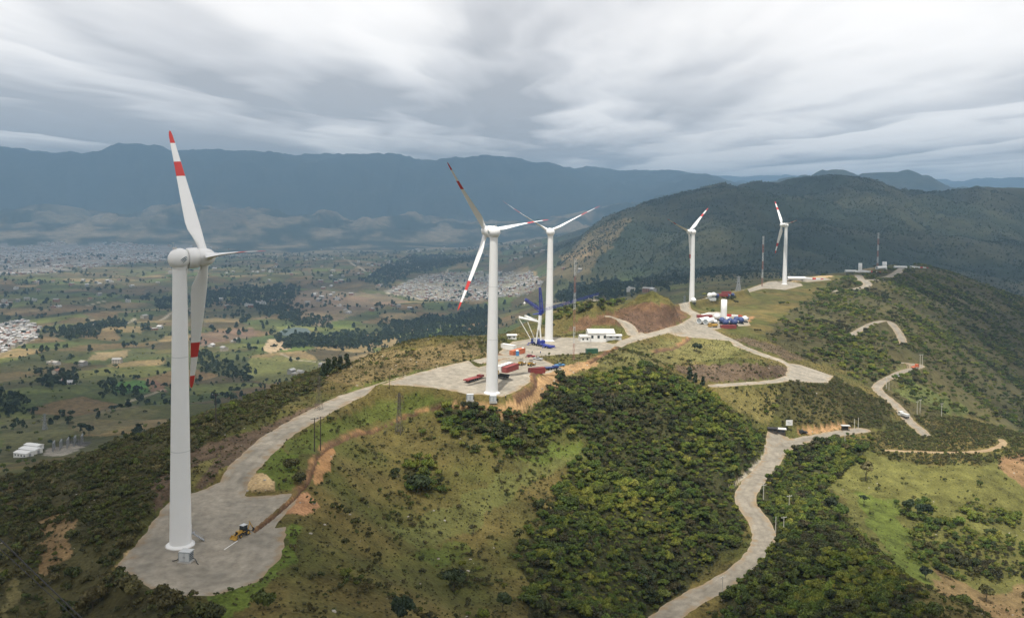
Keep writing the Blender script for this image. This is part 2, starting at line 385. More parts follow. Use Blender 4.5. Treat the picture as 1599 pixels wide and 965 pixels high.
# ------------------------------------------------------------------ ground colour classes
PX, PY = proj(np.stack([X, Y, Z], -1))
FRONT = (Y > 1)
def region(pix, dmin, dmax, jit=2.0, seed=1, jscale=9.0):
    """soft mask of the ground inside an outline, with a ragged edge of about jit metres"""
    p = np.array(pix, float)
    sc = F / np.maximum(Y, 1)
    lo = p.min(0) - 40; hi = p.max(0) + 40
    I = np.where(FRONT & (Y > dmin) & (Y < dmax) & (PX > lo[0]) & (PX < hi[0]) & (PY > lo[1]) & (PY < hi[1]))
    m = np.zeros(X.shape)
    if len(I[0]) == 0: return m
    jx = fbm(X[I], Y[I], jscale, 3, seed) * jit * sc[I] * 1.5
    jy = fbm(X[I], Y[I], jscale, 3, seed + 50) * jit * sc[I] * 0.8
    m[I] = pip(p, PX[I] + jx, PY[I] + jy)
    return m

def C3(*c): return np.array(c)
DRY, OLIVE, GREEN, BRIGHT = C3(.125, .098, .033), C3(.076, .078, .022), C3(.075, .096, .020), C3(.098, .136, .024)
SCRUB, DIRT, SAND, STONE = C3(.052, .048, .020), C3(.30, .165, .075), C3(.40, .29, .155), C3(.100, .070, .047)
ROCKY, WOOD, REDB = C3(.36, .32, .26), C3(.028, .040, .018), C3(.20, .105, .062)
Colr = np.empty(X.shape + (3,))
n1 = sstep(-0.35, 0.35, fbm(X, Y, 38, 4, 60))[..., None]; n2 = sstep(-0.2, 0.45, fbm(X, Y, 14, 4, 64))[..., None]
near = DRY * n1 + OLIVE * (1 - n1)
near = near * (1 - 0.35 * n2) + SCRUB * 0.35 * n2
# valley: a patchwork of small fields
cs = 105.0
jx = X + fbm(X, Y, 260, 3, 70) * 60; jy = Y * 0.9 + fbm(X, Y, 260, 3, 75) * 60
gx = np.floor(jx / cs); gy = np.floor(jy / cs)
f1 = np.full(X.shape, 1e9); f2 = f1.copy(); cid = np.zeros(X.shape)
for a in (-1, 0, 1):
    for b in (-1, 0, 1):
        cx = gx + a; cy = gy + b
        d = np.hypot((cx + 0.15 + 0.7 * _h(cx, cy, 5)) * cs - jx, (cy + 0.15 + 0.7 * _h(cx, cy, 6)) * cs - jy)
        m = d < f1
        f2 = np.where(m, f1, np.minimum(f2, d)); cid = np.where(m, _h(cx, cy, 9), cid); f1 = np.where(m, d, f1)
EDGE = f2 - f1
pal = np.array([[.12, .115, .045], [.078, .088, .030], [.17, .12, .062], [.098, .135, .034], [.085, .07, .038], [.24, .185, .095], [.068, .092, .028], [.135, .10, .052], [.050, .060, .024], [.125, .145, .042]])
fld = pal[(cid * 9.99).astype(int)]
vmix = sstep(-0.45, 0.15, fbm(X, Y, 600, 4, 81))[..., None]
val_c = fld * (0.35 + 0.65 * vmix) + C3(.095, .085, .042) * 0.65 * (1 - vmix)
hedge = (1 - sstep(2.0, 7.0, EDGE))[..., None] * 0.55
val_c = val_c * (1 - hedge) + WOOD * 1.3 * hedge
nb = sstep(-0.1, 0.5, fbm(X, Y, 70, 4, 83))[..., None]
val_c = (val_c * (1 - 0.4 * nb) + C3(.07, .070, .028) * 0.4 * nb) * C3(1.0, .94, .84)
fv = sstep(620, 900, RR)[..., None] * (1 - sstep(-190, -150, Z))[..., None]
Colr = near * (1 - fv) + val_c * fv
mt = (sstep(1900, 2500, RR) * sstep(-300, -180, Z))[..., None]
nm = sstep(-0.15, 0.45, fbm(X, Y, 420, 5, 90) + .5 * (fold - .35))[..., None]; nm2 = sstep(0.0, 0.6, fbm(X, Y, 160, 4, 95))[..., None]
mc = C3(.024, .032, .017) * (1 - nm) + C3(.050, .050, .024) * nm
mc = mc * (1 - 0.6 * nm2) + WOOD * 0.6 * nm2
Colr = Colr * (1 - mt) + mc * mt

fh = (sstep(6500, 7800, RR) * (1 - sstep(11000, 12500, RR)) * (X < 1500))[..., None]
fn = sstep(-.1, .3, fbm(X, Y, 520, 5, 97) + .35 * (fold - .4))[..., None]
Colr = Colr * (1 - fh) + (C3(.30, .235, .14) * fn + C3(.03, .04, .02) * (1 - fn)) * fh  # tan foothill patches; their sunlit brightness is put into the colour
LAY = [
 # scrub on the left flank, the bowl and the wooded spurs
 ([(-50, 700), (240, 640), (460, 580), (500, 560), (530, 580), (470, 622), (300, 705), (240, 800), (178, 888), (262, 928), (345, 975), (-50, 975)], 100, 480, SCRUB, 2, .9),
 ([(60, 845), (75, 810), (110, 800), (118, 830), (100, 870), (70, 905), (50, 900)], 100, 480, C3(.19, .125, .06), 4, .85),
 ([(0, 745), (60, 735), (90, 760), (40, 785), (0, 800)], 100, 480, C3(.12, .085, .045), 5, .6),
 ([(0, 890), (30, 900), (25, 965), (0, 965)], 100, 480, C3(.14, .12, .05), 4, .7),
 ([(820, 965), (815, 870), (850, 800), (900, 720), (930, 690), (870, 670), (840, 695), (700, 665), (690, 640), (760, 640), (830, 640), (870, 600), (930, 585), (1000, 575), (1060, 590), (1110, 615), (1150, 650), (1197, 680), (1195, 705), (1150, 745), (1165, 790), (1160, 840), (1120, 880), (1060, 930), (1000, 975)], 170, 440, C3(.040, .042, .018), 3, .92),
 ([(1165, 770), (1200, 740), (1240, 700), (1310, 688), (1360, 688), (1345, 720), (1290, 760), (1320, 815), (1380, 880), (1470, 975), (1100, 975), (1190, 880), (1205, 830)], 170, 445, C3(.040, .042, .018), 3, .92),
 ([(1190, 520), (1260, 470), (1300, 440), (1440, 408), (1620, 470), (1620, 690), (1500, 645), (1420, 660), (1390, 640), (1360, 600), (1330, 585), (1300, 580), (1250, 555)], 500, 1700, C3(.062, .056, .027), 8, .7),
 ([(1200, 600), (1300, 590), (1390, 630), (1395, 665), (1300, 668), (1230, 662), (1195, 640)], 440, 560, SCRUB, 4, .7),
 # grass
 ([(445, 690), (500, 665), (600, 625), (660, 617), (720, 624), (700, 632), (600, 655), (545, 672), (510, 690), (490, 705), (450, 720)], 220, 360, GREEN, 2, .75),
 ([(395, 745), (430, 700), (470, 712), (455, 765), (420, 765)], 200, 290, BRIGHT * .8, 2, .8),
 ([(298, 760), (300, 728), (345, 708), (380, 690), (392, 700), (350, 735), (320, 762)], 200, 320, C3(.14, .125, .04), 1.5, .8),
 ([(530, 620), (560, 608), (640, 590), (700, 574), (720, 566), (640, 578), (560, 598)], 300, 420, GREEN * 1.1, 1.5, .7),
 ([(320, 965), (330, 920), (395, 900), (440, 870), (452, 815), (470, 820), (455, 880), (400, 925), (370, 965)], 120, 240, BRIGHT, 2, .9),
 ([(600, 840), (680, 800), (760, 760), (830, 720), (900, 700), (920, 720), (860, 740), (780, 790), (740, 830), (660, 855)], 180, 360, C3(.105, .115, .035), 4, .65),
 ([(800, 715), (860, 695), (910, 690), (905, 708), (850, 725)], 200, 380, BRIGHT * .85, 3, .6),
 ([(640, 865), (720, 845), (740, 860), (680, 885)], 170, 330, BRIGHT * .75, 3, .6),
 ([(850, 555), (960, 552), (1000, 560), (1000, 585), (960, 590), (900, 600), (860, 590), (890, 575)], 350, 560, C3(.13, .12, .04), 2, .8),
 ([(960, 548), (1060, 528), (1110, 526), (1160, 545), (1130, 560), (1050, 568), (1000, 570)], 400, 620, C3(.135, .125, .045), 2, .75),
 ([(1110, 608), (1200, 604), (1220, 612), (1200, 665), (1150, 640)], 380, 520, C3(.15, .125, .045), 2, .8),
 ([(1285, 745), (1350, 712), (1450, 728), (1599, 722), (1640, 800), (1640, 980), (1480, 980), (1400, 890), (1330, 815)], 290, 450, C3(.116, .114, .033), 4, .92),
 ([(1330, 770), (1400, 780), (1420, 850), (1470, 930), (1450, 960), (1390, 870)], 290, 450, BRIGHT * .95, 4, .7),
 ([(1560, 720), (1640, 690), (1640, 770), (1590, 760)], 330, 500, C3(.22, .125, .07), 4, .75),
 ([(1460, 895), (1540, 930), (1640, 900), (1640, 980), (1470, 980)], 240, 400, C3(.185, .12, .062), 5, .75),
 ([(1400, 570), (1430, 600), (1520, 640), (1500, 650), (1430, 630), (1400, 610)], 480, 800, C3(.10, .125, .035), 4, .6),
 ([(1400, 450), (1470, 440), (1560, 480), (1540, 490), (1440, 475)], 800, 1500, C3(.12, .105, .05), 8, .7),
 ([(1240, 480), (1330, 470), (1370, 490), (1280, 500)], 600, 1000, C3(.09, .085, .04), 8, .5),
 # knoll left of the crane yard, red hill, embankments of crushed stone
 ([(500, 590), (560, 545), (640, 548), (740, 528), (765, 555), (640, 582), (560, 605)], 330, 560, C3(.19, .135, .065), 3, .6),
 ([(880, 520), (905, 500), (960, 485), (1010, 470), (1060, 478), (1072, 495), (1050, 512), (1000, 522), (960, 505)], 520, 760, C3(.125, .068, .040), 3, .85),
 ([(960, 505), (980, 488), (1040, 480), (1062, 490), (1050, 510), (1000, 520)], 500, 740, C3(.095, .06, .042), 3, .7),
 ([(1055, 572), (1130, 568), (1220, 570), (1240, 582), (1225, 592), (1110, 596), (1070, 588)], 430, 560, STONE, 2, .95),
 ([(1145, 530), (1190, 545), (1235, 562), (1260, 562), (1215, 540), (1165, 527)], 480, 720, STONE * 1.1, 2, .8),
 ([(245, 800), (240, 760), (262, 725), (300, 700), (345, 686), (400, 672), (470, 640), (500, 628), (505, 636), (470, 655), (420, 680), (390, 705), (345, 735), (318, 765), (300, 764), (345, 708), (300, 730), (268, 760), (258, 790)], 200, 345, STONE, 1.2, .95),
 ([(760, 555), (800, 548), (806, 556), (770, 570)], 380, 470, C3(.20, .11, .065), 1.5, .9),
 # bare soil
 ([(382, 765), (388, 742), (410, 738), (428, 752), (430, 766)], 200, 280, SAND, 1, .95),
 ([(436, 800), (455, 778), (485, 768), (500, 790), (480, 803), (450, 803)], 190, 280, C3(.34, .185, .095), 1.5, .95),
 ([(488, 745), (500, 705), (520, 695), (525, 705), (510, 740), (495, 760)], 200, 300, DIRT, 1.2, .9),
 ([(785, 634), (835, 606), (838, 590), (865, 575), (930, 560), (935, 568), (880, 590), (860, 612), (820, 640), (800, 650), (760, 645), (700, 632), (705, 627), (760, 634)], 300, 440, C3(.36, .225, .11), 1.5, .9),
 ([(945, 590), (960, 580), (975, 585), (962, 605), (948, 600)], 330, 440, SAND, 2, .9),
 ([(1060, 588), (1110, 612), (1135, 622), (1125, 630), (1090, 612)], 360, 440, C3(.28, .20, .11), 2, .8),
 ([(1140, 762), (1165, 745), (1205, 705), (1196, 690), (1188, 715), (1155, 742)], 330, 440, ROCKY, 1.5, .7),
 ([(1235, 672), (1320, 662), (1330, 668), (1260, 680)], 420, 480, C3(.34, .2, .1), 1.5, .8),
 ([(180, 886), (205, 862), (235, 870), (225, 906)], 130, 230, SAND, 1.5, .8),
 ([(255, 925), (330, 914), (332, 920), (262, 932)], 130, 230, SAND * .9, 1, .8),
 ([(1225, 442), (1262, 420), (1292, 418), (1300, 432), (1280, 436)], 850, 1300, SAND * .95, 3, .9),
 ([(1150, 494), (1180, 494), (1168, 504), (1140, 503)], 560, 760, C3(.34, .18, .09), 2, .8),
 ([(1345, 418), (1362, 412), (1366, 421), (1350, 424)], 1000, 1500, SAND * .6, 3, .8),
 # valley patches
 ([(175, 608), (185, 596), (228, 593), (232, 612), (190, 615)], 900, 2000, C3(.06, .135, .03), 3, .9),
 ([(232, 594), (245, 594), (262, 612), (235, 612)], 900, 2000, C3(.17, .09, .06), 3, .8),
 ([(390, 560), (440, 555), (530, 568), (520, 585), (470, 590), (420, 600), (380, 590)], 900, 2600, C3(.16, .165, .05), 5, .8),
 ([(450, 470), (480, 452), (600, 460), (640, 470), (560, 490), (500, 510), (430, 490)], 1500, 4000, C3(.19, .13, .085), 10, .7),
 ([(310, 520), (395, 512), (400, 525), (310, 540)], 1300, 3000, C3(.17, .105, .075), 8, .7),
 ([(410, 545), (420, 530), (455, 528), (450, 545), (420, 552)], 1200, 3000, C3(.42, .31, .19), 5, .9),
 ([(130, 565), (150, 552), (205, 545), (195, 558)], 1200, 2600, C3(.24, .18, .095), 6, .85),
 ([(430, 512), (470, 505), (500, 515), (440, 522)], 1300, 3000, C3(.17, .18, .05), 5, .8),
 ([(0, 650), (120, 655), (190, 632), (250, 640), (200, 670), (60, 690), (0, 720)], 600, 1300, C3(.115, .105, .048), 8, .7),
 ([(65, 712), (75, 700), (130, 690), (138, 696), (100, 712)], 600, 900, C3(.30, .27, .22), 2, .9),
 ([(95, 692), (118, 686), (142, 690), (135, 697)], 600, 1000, C3(.08, .075, .07), 2, .9),
 ([(-20, 510), (40, 500), (62, 512), (55, 530), (20, 545), (-20, 560)], 1300, 3200, C3(.30, .26, .21), 5, .8),
 ([(600, 455), (660, 430), (720, 425), (830, 425), (850, 445), (820, 460), (740, 470), (650, 468)], 2300, 5200, C3(.26, .23, .18), 10, .75),
 ([(-20, 430), (-20, 382), (180, 380), (330, 385), (330, 400), (150, 415), (60, 425)], 3500, 9500, C3(.30, .26, .23), 40, .7),
 ([(300, 352), (330, 320), (370, 318), (400, 335), (360, 360), (310, 362)], 7000, 12500, C3(.21, .16, .10), 60, .7),
 ([(50, 345), (70, 322), (130, 325), (158, 342), (110, 352)], 7000, 12500, C3(.17, .15, .09), 60, .6),
 ([(190, 350), (235, 322), (250, 330), (220, 362)], 7000, 12500, C3(.26, .22, .15), 60, .5),
 ([(860, 430), (900, 380), (945, 347), (985, 340), (960, 380), (900, 440)], 2200, 3900, C3(.16, .12, .06), 20, .6),
 ([(870, 400), (930, 385), (925, 400), (880, 408)], 2200, 3900, C3(.26, .18, .09), 12, .6),
]
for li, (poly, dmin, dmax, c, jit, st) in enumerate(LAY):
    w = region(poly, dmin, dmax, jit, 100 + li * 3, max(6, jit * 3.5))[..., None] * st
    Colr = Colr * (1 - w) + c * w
for (I, d, d2, wd_, sw_) in TRENCHC:
    w = ((1 - sstep(sw_ * .5, sw_ * 1.1, d2 + fbm(X[I], Y[I], 6, 3, 320) * 1.6)) * sstep(-.4, .05, fbm(X[I], Y[I], 14, 3, 330)))[:, None] * .85
    tone = sstep(-.25, .35, fbm(X[I], Y[I], 7, 3, 310))[:, None]
    Colr[I] = Colr[I] * (1 - w) + (DIRT * 1.05 * tone + C3(.13, .075, .045) * (1 - tone)) * w
    w = (1 - sstep(wd_ * .5, wd_ * .85, d))[:, None]
    Colr[I] = Colr[I] * (1 - w) + C3(.10, .058, .036) * w
    for nm_ in ('service_road',):
        MASK[nm_][I] = np.where((d < wd_ * .8) | (d2 < sw_ * .55), -1, MASK[nm_][I])
# far lanes too narrow to stand as roads of their own
def lane(pix, width, dmin, dmax, c=C3(.40, .34, .25), st=.85):
    global Colr
    pix = np.array(pix, float)
    P = smooth(resample(cast(pix[:, 0], pix[:, 1], dmin, dmax), 12), 3)
    lo = P[:, :2].min(0) - 30; hi = P[:, :2].max(0) + 30
    I = np.where((X > lo[0]) & (X < hi[0]) & (Y > lo[1]) & (Y < hi[1]))
    d, _ = line_dist(P, X[I], Y[I])
    w = ((1 - sstep(width * .4, width * .8, d)) * st)[:, None]
    Colr[I] = Colr[I] * (1 - w) + c * w
for pix, wdt in (([(600, 457), (640, 463), (660, 468)], 9), ([(860, 475), (900, 468), (935, 462)], 8), ([(900, 462), (925, 468), (950, 478)], 7), ([(890, 478), (930, 470), (990, 458)], 7),
                 ([(535, 404), (555, 415), (575, 424)], 14), ([(440, 553), (460, 562), (520, 567), (560, 566)], 5), ([(310, 478), (290, 482), (250, 500)], 8),
                 ([(140, 500), (200, 505), (210, 498)], 6), ([(700, 420), (690, 440), (680, 455)], 9), ([(200, 627), (240, 615), (262, 607)], 5), ([(165, 470), (130, 478)], 8)):
    lane(pix, wdt, 900, 7000)
fine = (fbm(X, Y, 3.2, 3, 40) * (1 - sstep(500, 900, RR)))[..., None]
Colr = np.clip(Colr * (1 + 0.22 * fine), 0.004, 0.8)

# ------------------------------------------------------------------ materials
MATS = {}
def nodes_of(name):
    m = bpy.data.materials.new(name); m.use_nodes = True
    nt = m.node_tree
    return m, nt, nt.nodes['Principled BSDF']
def mat(name, col, rough=0.6, metal=0.0, var=0.10, scale=3.0, bump=0.0, detail=4):
    """plain painted / mineral surface with a little uneven colour"""
    if name in MATS: return MATS[name]
    m, nt, b = nodes_of(name)
    N = nt.nodes.new; L = nt.links.new
    b.inputs['Roughness'].default_value = rough; b.inputs['Metallic'].default_value = metal
    tc = N('ShaderNodeTexCoord'); no = N('ShaderNodeTexNoise')
    no.inputs['Scale'].default_value = scale; no.inputs['Detail'].default_value = detail
    L(tc.outputs['Object'], no.inputs['Vector'])
    mx = N('ShaderNodeMix'); mx.data_type = 'RGBA'
    mx.inputs[6].default_value = tuple(max(0, c * (1 - var)) for c in col) + (1,)
    mx.inputs[7].default_value = tuple(min(1, c * (1 + var)) for c in col) + (1,)
    L(no.outputs['Fac'], mx.inputs[0]); L(mx.outputs[2], b.inputs['Base Color'])
    if bump:
        bp = N('ShaderNodeBump'); bp.inputs['Strength'].default_value = bump; bp.inputs['Distance'].default_value = 0.1
        L(no.outputs['Fac'], bp.inputs['Height']); L(bp.outputs[0], b.inputs['Normal'])
    MATS[name] = m
    return m

def ground_mat():
    m, nt, b = nodes_of('ground')
    N = nt.nodes.new; L = nt.links.new
    at_ = N('ShaderNodeAttribute'); at_.attribute_name = 'Col'
    geo = N('ShaderNodeNewGeometry')
    b.inputs['Roughness'].default_value = 0.95; b.inputs['Specular IOR Level'].default_value = 0.1
    def noise(sc, det):
        n_ = N('ShaderNodeTexNoise'); n_.inputs['Scale'].default_value = sc; n_.inputs['Detail'].default_value = det
        L(geo.outputs['Position'], n_.inputs['Vector']); return n_
    a = noise(1.3, 7); c = noise(0.16, 6); e = noise(0.012, 6)
    add = N('ShaderNodeMath'); add.operation = 'ADD'; L(a.outputs[0], add.inputs[0]); L(c.outputs[0], add.inputs[1])
    add2 = N('ShaderNodeMath'); add2.operation = 'ADD'; L(add.outputs[0], add2.inputs[0]); L(e.outputs[0], add2.inputs[1])
    mr = N('ShaderNodeMapRange'); mr.inputs[1].default_value = 1.08; mr.inputs[2].default_value = 1.92; mr.inputs[3].default_value = 0.32; mr.inputs[4].default_value = 1.68
    L(add2.outputs[0], mr.inputs[0])
    mu = N('ShaderNodeVectorMath'); mu.operation = 'SCALE'; L(at_.outputs['Color'], mu.inputs[0]); L(mr.outputs[0], mu.inputs['Scale'])
    L(mu.outputs[0], b.inputs['Base Color'])
    bp = N('ShaderNodeBump'); bp.inputs['Strength'].default_value = 0.6; bp.inputs['Distance'].default_value = 0.5
    L(a.outputs[0], bp.inputs['Height'])
    bp2 = N('ShaderNodeBump'); bp2.inputs['Strength'].default_value = 0.35; bp2.inputs['Distance'].default_value = 30
    L(e.outputs[0], bp2.inputs['Height']); L(bp.outputs[0], bp2.inputs['Normal'])
    L(bp2.outputs[0], b.inputs['Normal'])
    return m
def gravel_mat(name, c0, c1, c2):
    m, nt, b = nodes_of(name)
    N = nt.nodes.new; L = nt.links.new
    geo = N('ShaderNodeNewGeometry')
    b.inputs['Roughness'].default_value = 0.95; b.inputs['Specular IOR Level'].default_value = 0.1
    n1_ = N('ShaderNodeTexNoise'); n1_.inputs['Scale'].default_value = 0.09; n1_.inputs['Detail'].default_value = 6; L(geo.outputs['Position'], n1_.inputs['Vector'])
    n2_ = N('ShaderNodeTexNoise'); n2_.inputs['Scale'].default_value = 1.6; n2_.inputs['Detail'].default_value = 6; L(geo.outputs['Position'], n2_.inputs['Vector'])
    r = N('ShaderNodeValToRGB'); r.color_ramp.elements[0].position = .36; r.color_ramp.elements[0].color = c0 + (1,); r.color_ramp.elements[1].position = .66; r.color_ramp.elements[1].color = c1 + (1,)
    L(n1_.outputs[0], r.inputs[0])
    mx = N('ShaderNodeMix'); mx.data_type = 'RGBA'; L(r.outputs[0], mx.inputs[6]); mx.inputs[7].default_value = c2 + (1,)
    mr = N('ShaderNodeMapRange'); mr.inputs[1].default_value = .42; mr.inputs[2].default_value = .75; mr.inputs[4].default_value = .6; L(n2_.outputs[0], mr.inputs[0]); L(mr.outputs[0], mx.inputs[0])
    ed = N('ShaderNodeAttribute'); ed.attribute_name = 'edge'
    def mth(op, a, b_):
        q = N('ShaderNodeMath'); q.operation = op
        for i_, v in enumerate((a, b_)):
            if isinstance(v, (int, float)): q.inputs[i_].default_value = v
            else: L(v, q.inputs[i_])
        return q.outputs[0]
    n3_ = N('ShaderNodeTexNoise'); n3_.inputs['Scale'].default_value = .35; n3_.inputs['Detail'].default_value = 5; L(geo.outputs['Position'], n3_.inputs['Vector'])
    # earth washed in from the rim
    wash = N('ShaderNodeMapRange'); wash.inputs[1].default_value = 1.9; wash.inputs[2].default_value = -.6; wash.inputs[4].default_value = .7
    L(mth('ADD', ed.outputs['Fac'], mth('MULTIPLY', mth('SUBTRACT', n3_.outputs[0], .5), 11.0)), wash.inputs[0])
    m2 = N('ShaderNodeMix'); m2.data_type = 'RGBA'; L(wash.outputs[0], m2.inputs[0]); L(mx.outputs[2], m2.inputs[6]); m2.inputs[7].default_value = (.34, .245, .14, 1)
    # wheel ruts follow the rim
    rut = mth('PINGPONG', mth('ADD', ed.outputs['Fac'], mth('MULTIPLY', n1_.outputs[0], 2.5)), 1.1)
    rr2 = N('ShaderNodeMapRange'); rr2.inputs[1].default_value = .25; rr2.inputs[2].default_value = .85; rr2.inputs[3].default_value = .955; rr2.inputs[4].default_value = 1.02; L(rut, rr2.inputs[0])
    sp = N('ShaderNodeMapRange'); sp.inputs[1].default_value = .3; sp.inputs[2].default_value = .7; sp.inputs[3].default_value = .77; sp.inputs[4].default_value = 1.2; L(n3_.outputs[0], sp.inputs[0])
    vm = N('ShaderNodeVectorMath'); vm.operation = 'SCALE'; L(m2.outputs[2], vm.inputs[0]); L(mth('MULTIPLY', rr2.outputs[0], sp.outputs[0]), vm.inputs['Scale'])
    L(vm.outputs[0], b.inputs['Base Color'])
    bp = N('ShaderNodeBump'); bp.inputs['Strength'].default_value = .4; bp.inputs['Distance'].default_value = .15; L(n2_.outputs[0], bp.inputs['Height']); L(bp.outputs[0], b.inputs['Normal'])
    return m
GROUND = ground_mat()
GRAVEL = gravel_mat('gravel', (.235, .215, .175), (.33, .295, .235), (.21, .185, .145))
MROAD = gravel_mat('worn_road', (.20, .18, .145), (.28, .25, .20), (.17, .155, .125))
TRACK = gravel_mat('earth_track', (.26, .19, .11), (.33, .25, .15), (.2, .15, .09))

# ------------------------------------------------------------------ terrain meshes (one sheet, cut into ground and roads)
idx = np.arange(na * nr).reshape(na, nr)
RF = np.maximum(np.maximum(MASK['dirt_track'], MASK['service_road']), MASK['main_road'])
RF = np.where(np.abs(RF) < 1e-4, 1e-4, RF)
NAMES = ('dirt_track', 'service_road', 'main_road')
VV = np.stack([X, Y, Z], -1).reshape(-1, 3)
CV = np.concatenate([Colr, np.ones(X.shape + (1,))], -1).reshape(-1, 4)
rf = RF.ravel(); mk = np.stack([MASK[k].ravel() for k in NAMES], -1)
quad = np.stack([idx[1:, :-1], idx[1:, 1:], idx[:-1, 1:], idx[:-1, :-1]], -1).reshape(-1, 4)
inside = rf[quad] > 0; nin = inside.sum(1)
qcls = np.where(nin == 4, 1 + np.argmax(mk[quad].mean(1), 1), 0)
polys = {c: [] for c in range(4)}; xtra = []; xcol = []; emap = {}
def cutv(a, b):
    key = (a, b) if a < b else (b, a)
    if key not in emap:
        t = rf[a] / (rf[a] - rf[b]); emap[key] = len(VV) + len(xtra)
        xtra.append(VV[a] * (1 - t) + VV[b] * t); xcol.append(CV[a] * (1 - t) + CV[b] * t)
    return emap[key]
for q in quad[(nin > 0) & (nin < 4)].tolist():
    pos, neg = [], []
    for i in range(4):
        a, b = q[i], q[(i + 1) % 4]
        (pos if rf[a] > 0 else neg).append(a)
        if (rf[a] > 0) != (rf[b] > 0):
            v = cutv(a, b); pos.append(v); neg.append(v)
    polys[0].append(neg)
    polys[1 + int(np.argmax(mk[q].max(0)))].append(pos)
VV = np.concatenate([VV, np.array(xtra).reshape(-1, 3)]); CV = np.concatenate([CV, np.array(xcol).reshape(-1, 4)])
EV = np.concatenate([np.clip(rf, -5, 40), np.zeros(len(xtra))])
def sheet(name, c, material):
    q = quad[(qcls == c) & ((nin == 4) | (nin == 0))]
    ex = [p for p in polys[c] if len(p) > 2]
    flat = np.concatenate([q.ravel(), np.array([v for p in ex for v in p], int)]).astype(int)
    tot = np.concatenate([np.full(len(q), 4), np.array([len(p) for p in ex], int)]).astype(np.int32)
    u, inv = np.unique(flat, return_inverse=True)
    me = bpy.data.meshes.new(name)
    me.vertices.add(len(u)); me.vertices.foreach_set('co', VV[u].astype(np.float32).ravel())
    me.loops.add(len(flat)); me.polygons.add(len(tot))
    me.loops.foreach_set('vertex_index', inv.astype(np.int32).ravel())
    me.polygons.foreach_set('loop_start', (np.cumsum(tot) - tot).astype(np.int32)); me.polygons.foreach_set('loop_total', tot)
    me.polygons.foreach_set('use_smooth', np.ones(len(tot), bool))
    me.update(calc_edges=True)
    ca_ = me.color_attributes.new('Col', 'FLOAT_COLOR', 'POINT')
    ca_.data.foreach_set('color', CV[u].astype(np.float32).ravel())
    ea = me.attributes.new('edge', 'FLOAT', 'POINT'); ea.data.foreach_set('value', EV[u].astype(np.float32))
    me.materials.append(material)
    o = bpy.data.objects.new(name, me); COL.objects.link(o)
    o['kind'] = 'structure'
    return o
g_ = sheet('ground', 0, GROUND); g_['label'] = 'grassy ridge, wooded spurs, valley floor and mountains'
r_ = sheet('service_road', 2, GRAVEL); r_['label'] = 'pale gravel service road with turbine pads along the ridge'
r_ = sheet('main_road', 3, MROAD); r_['label'] = 'winding grey road below the wooded slopes'
r_ = sheet('dirt_track', 1, TRACK); r_['label'] = 'narrow earth track round the scrubby knoll'
print('terrain meshes', time.time() - T0, na * nr, len(xtra))

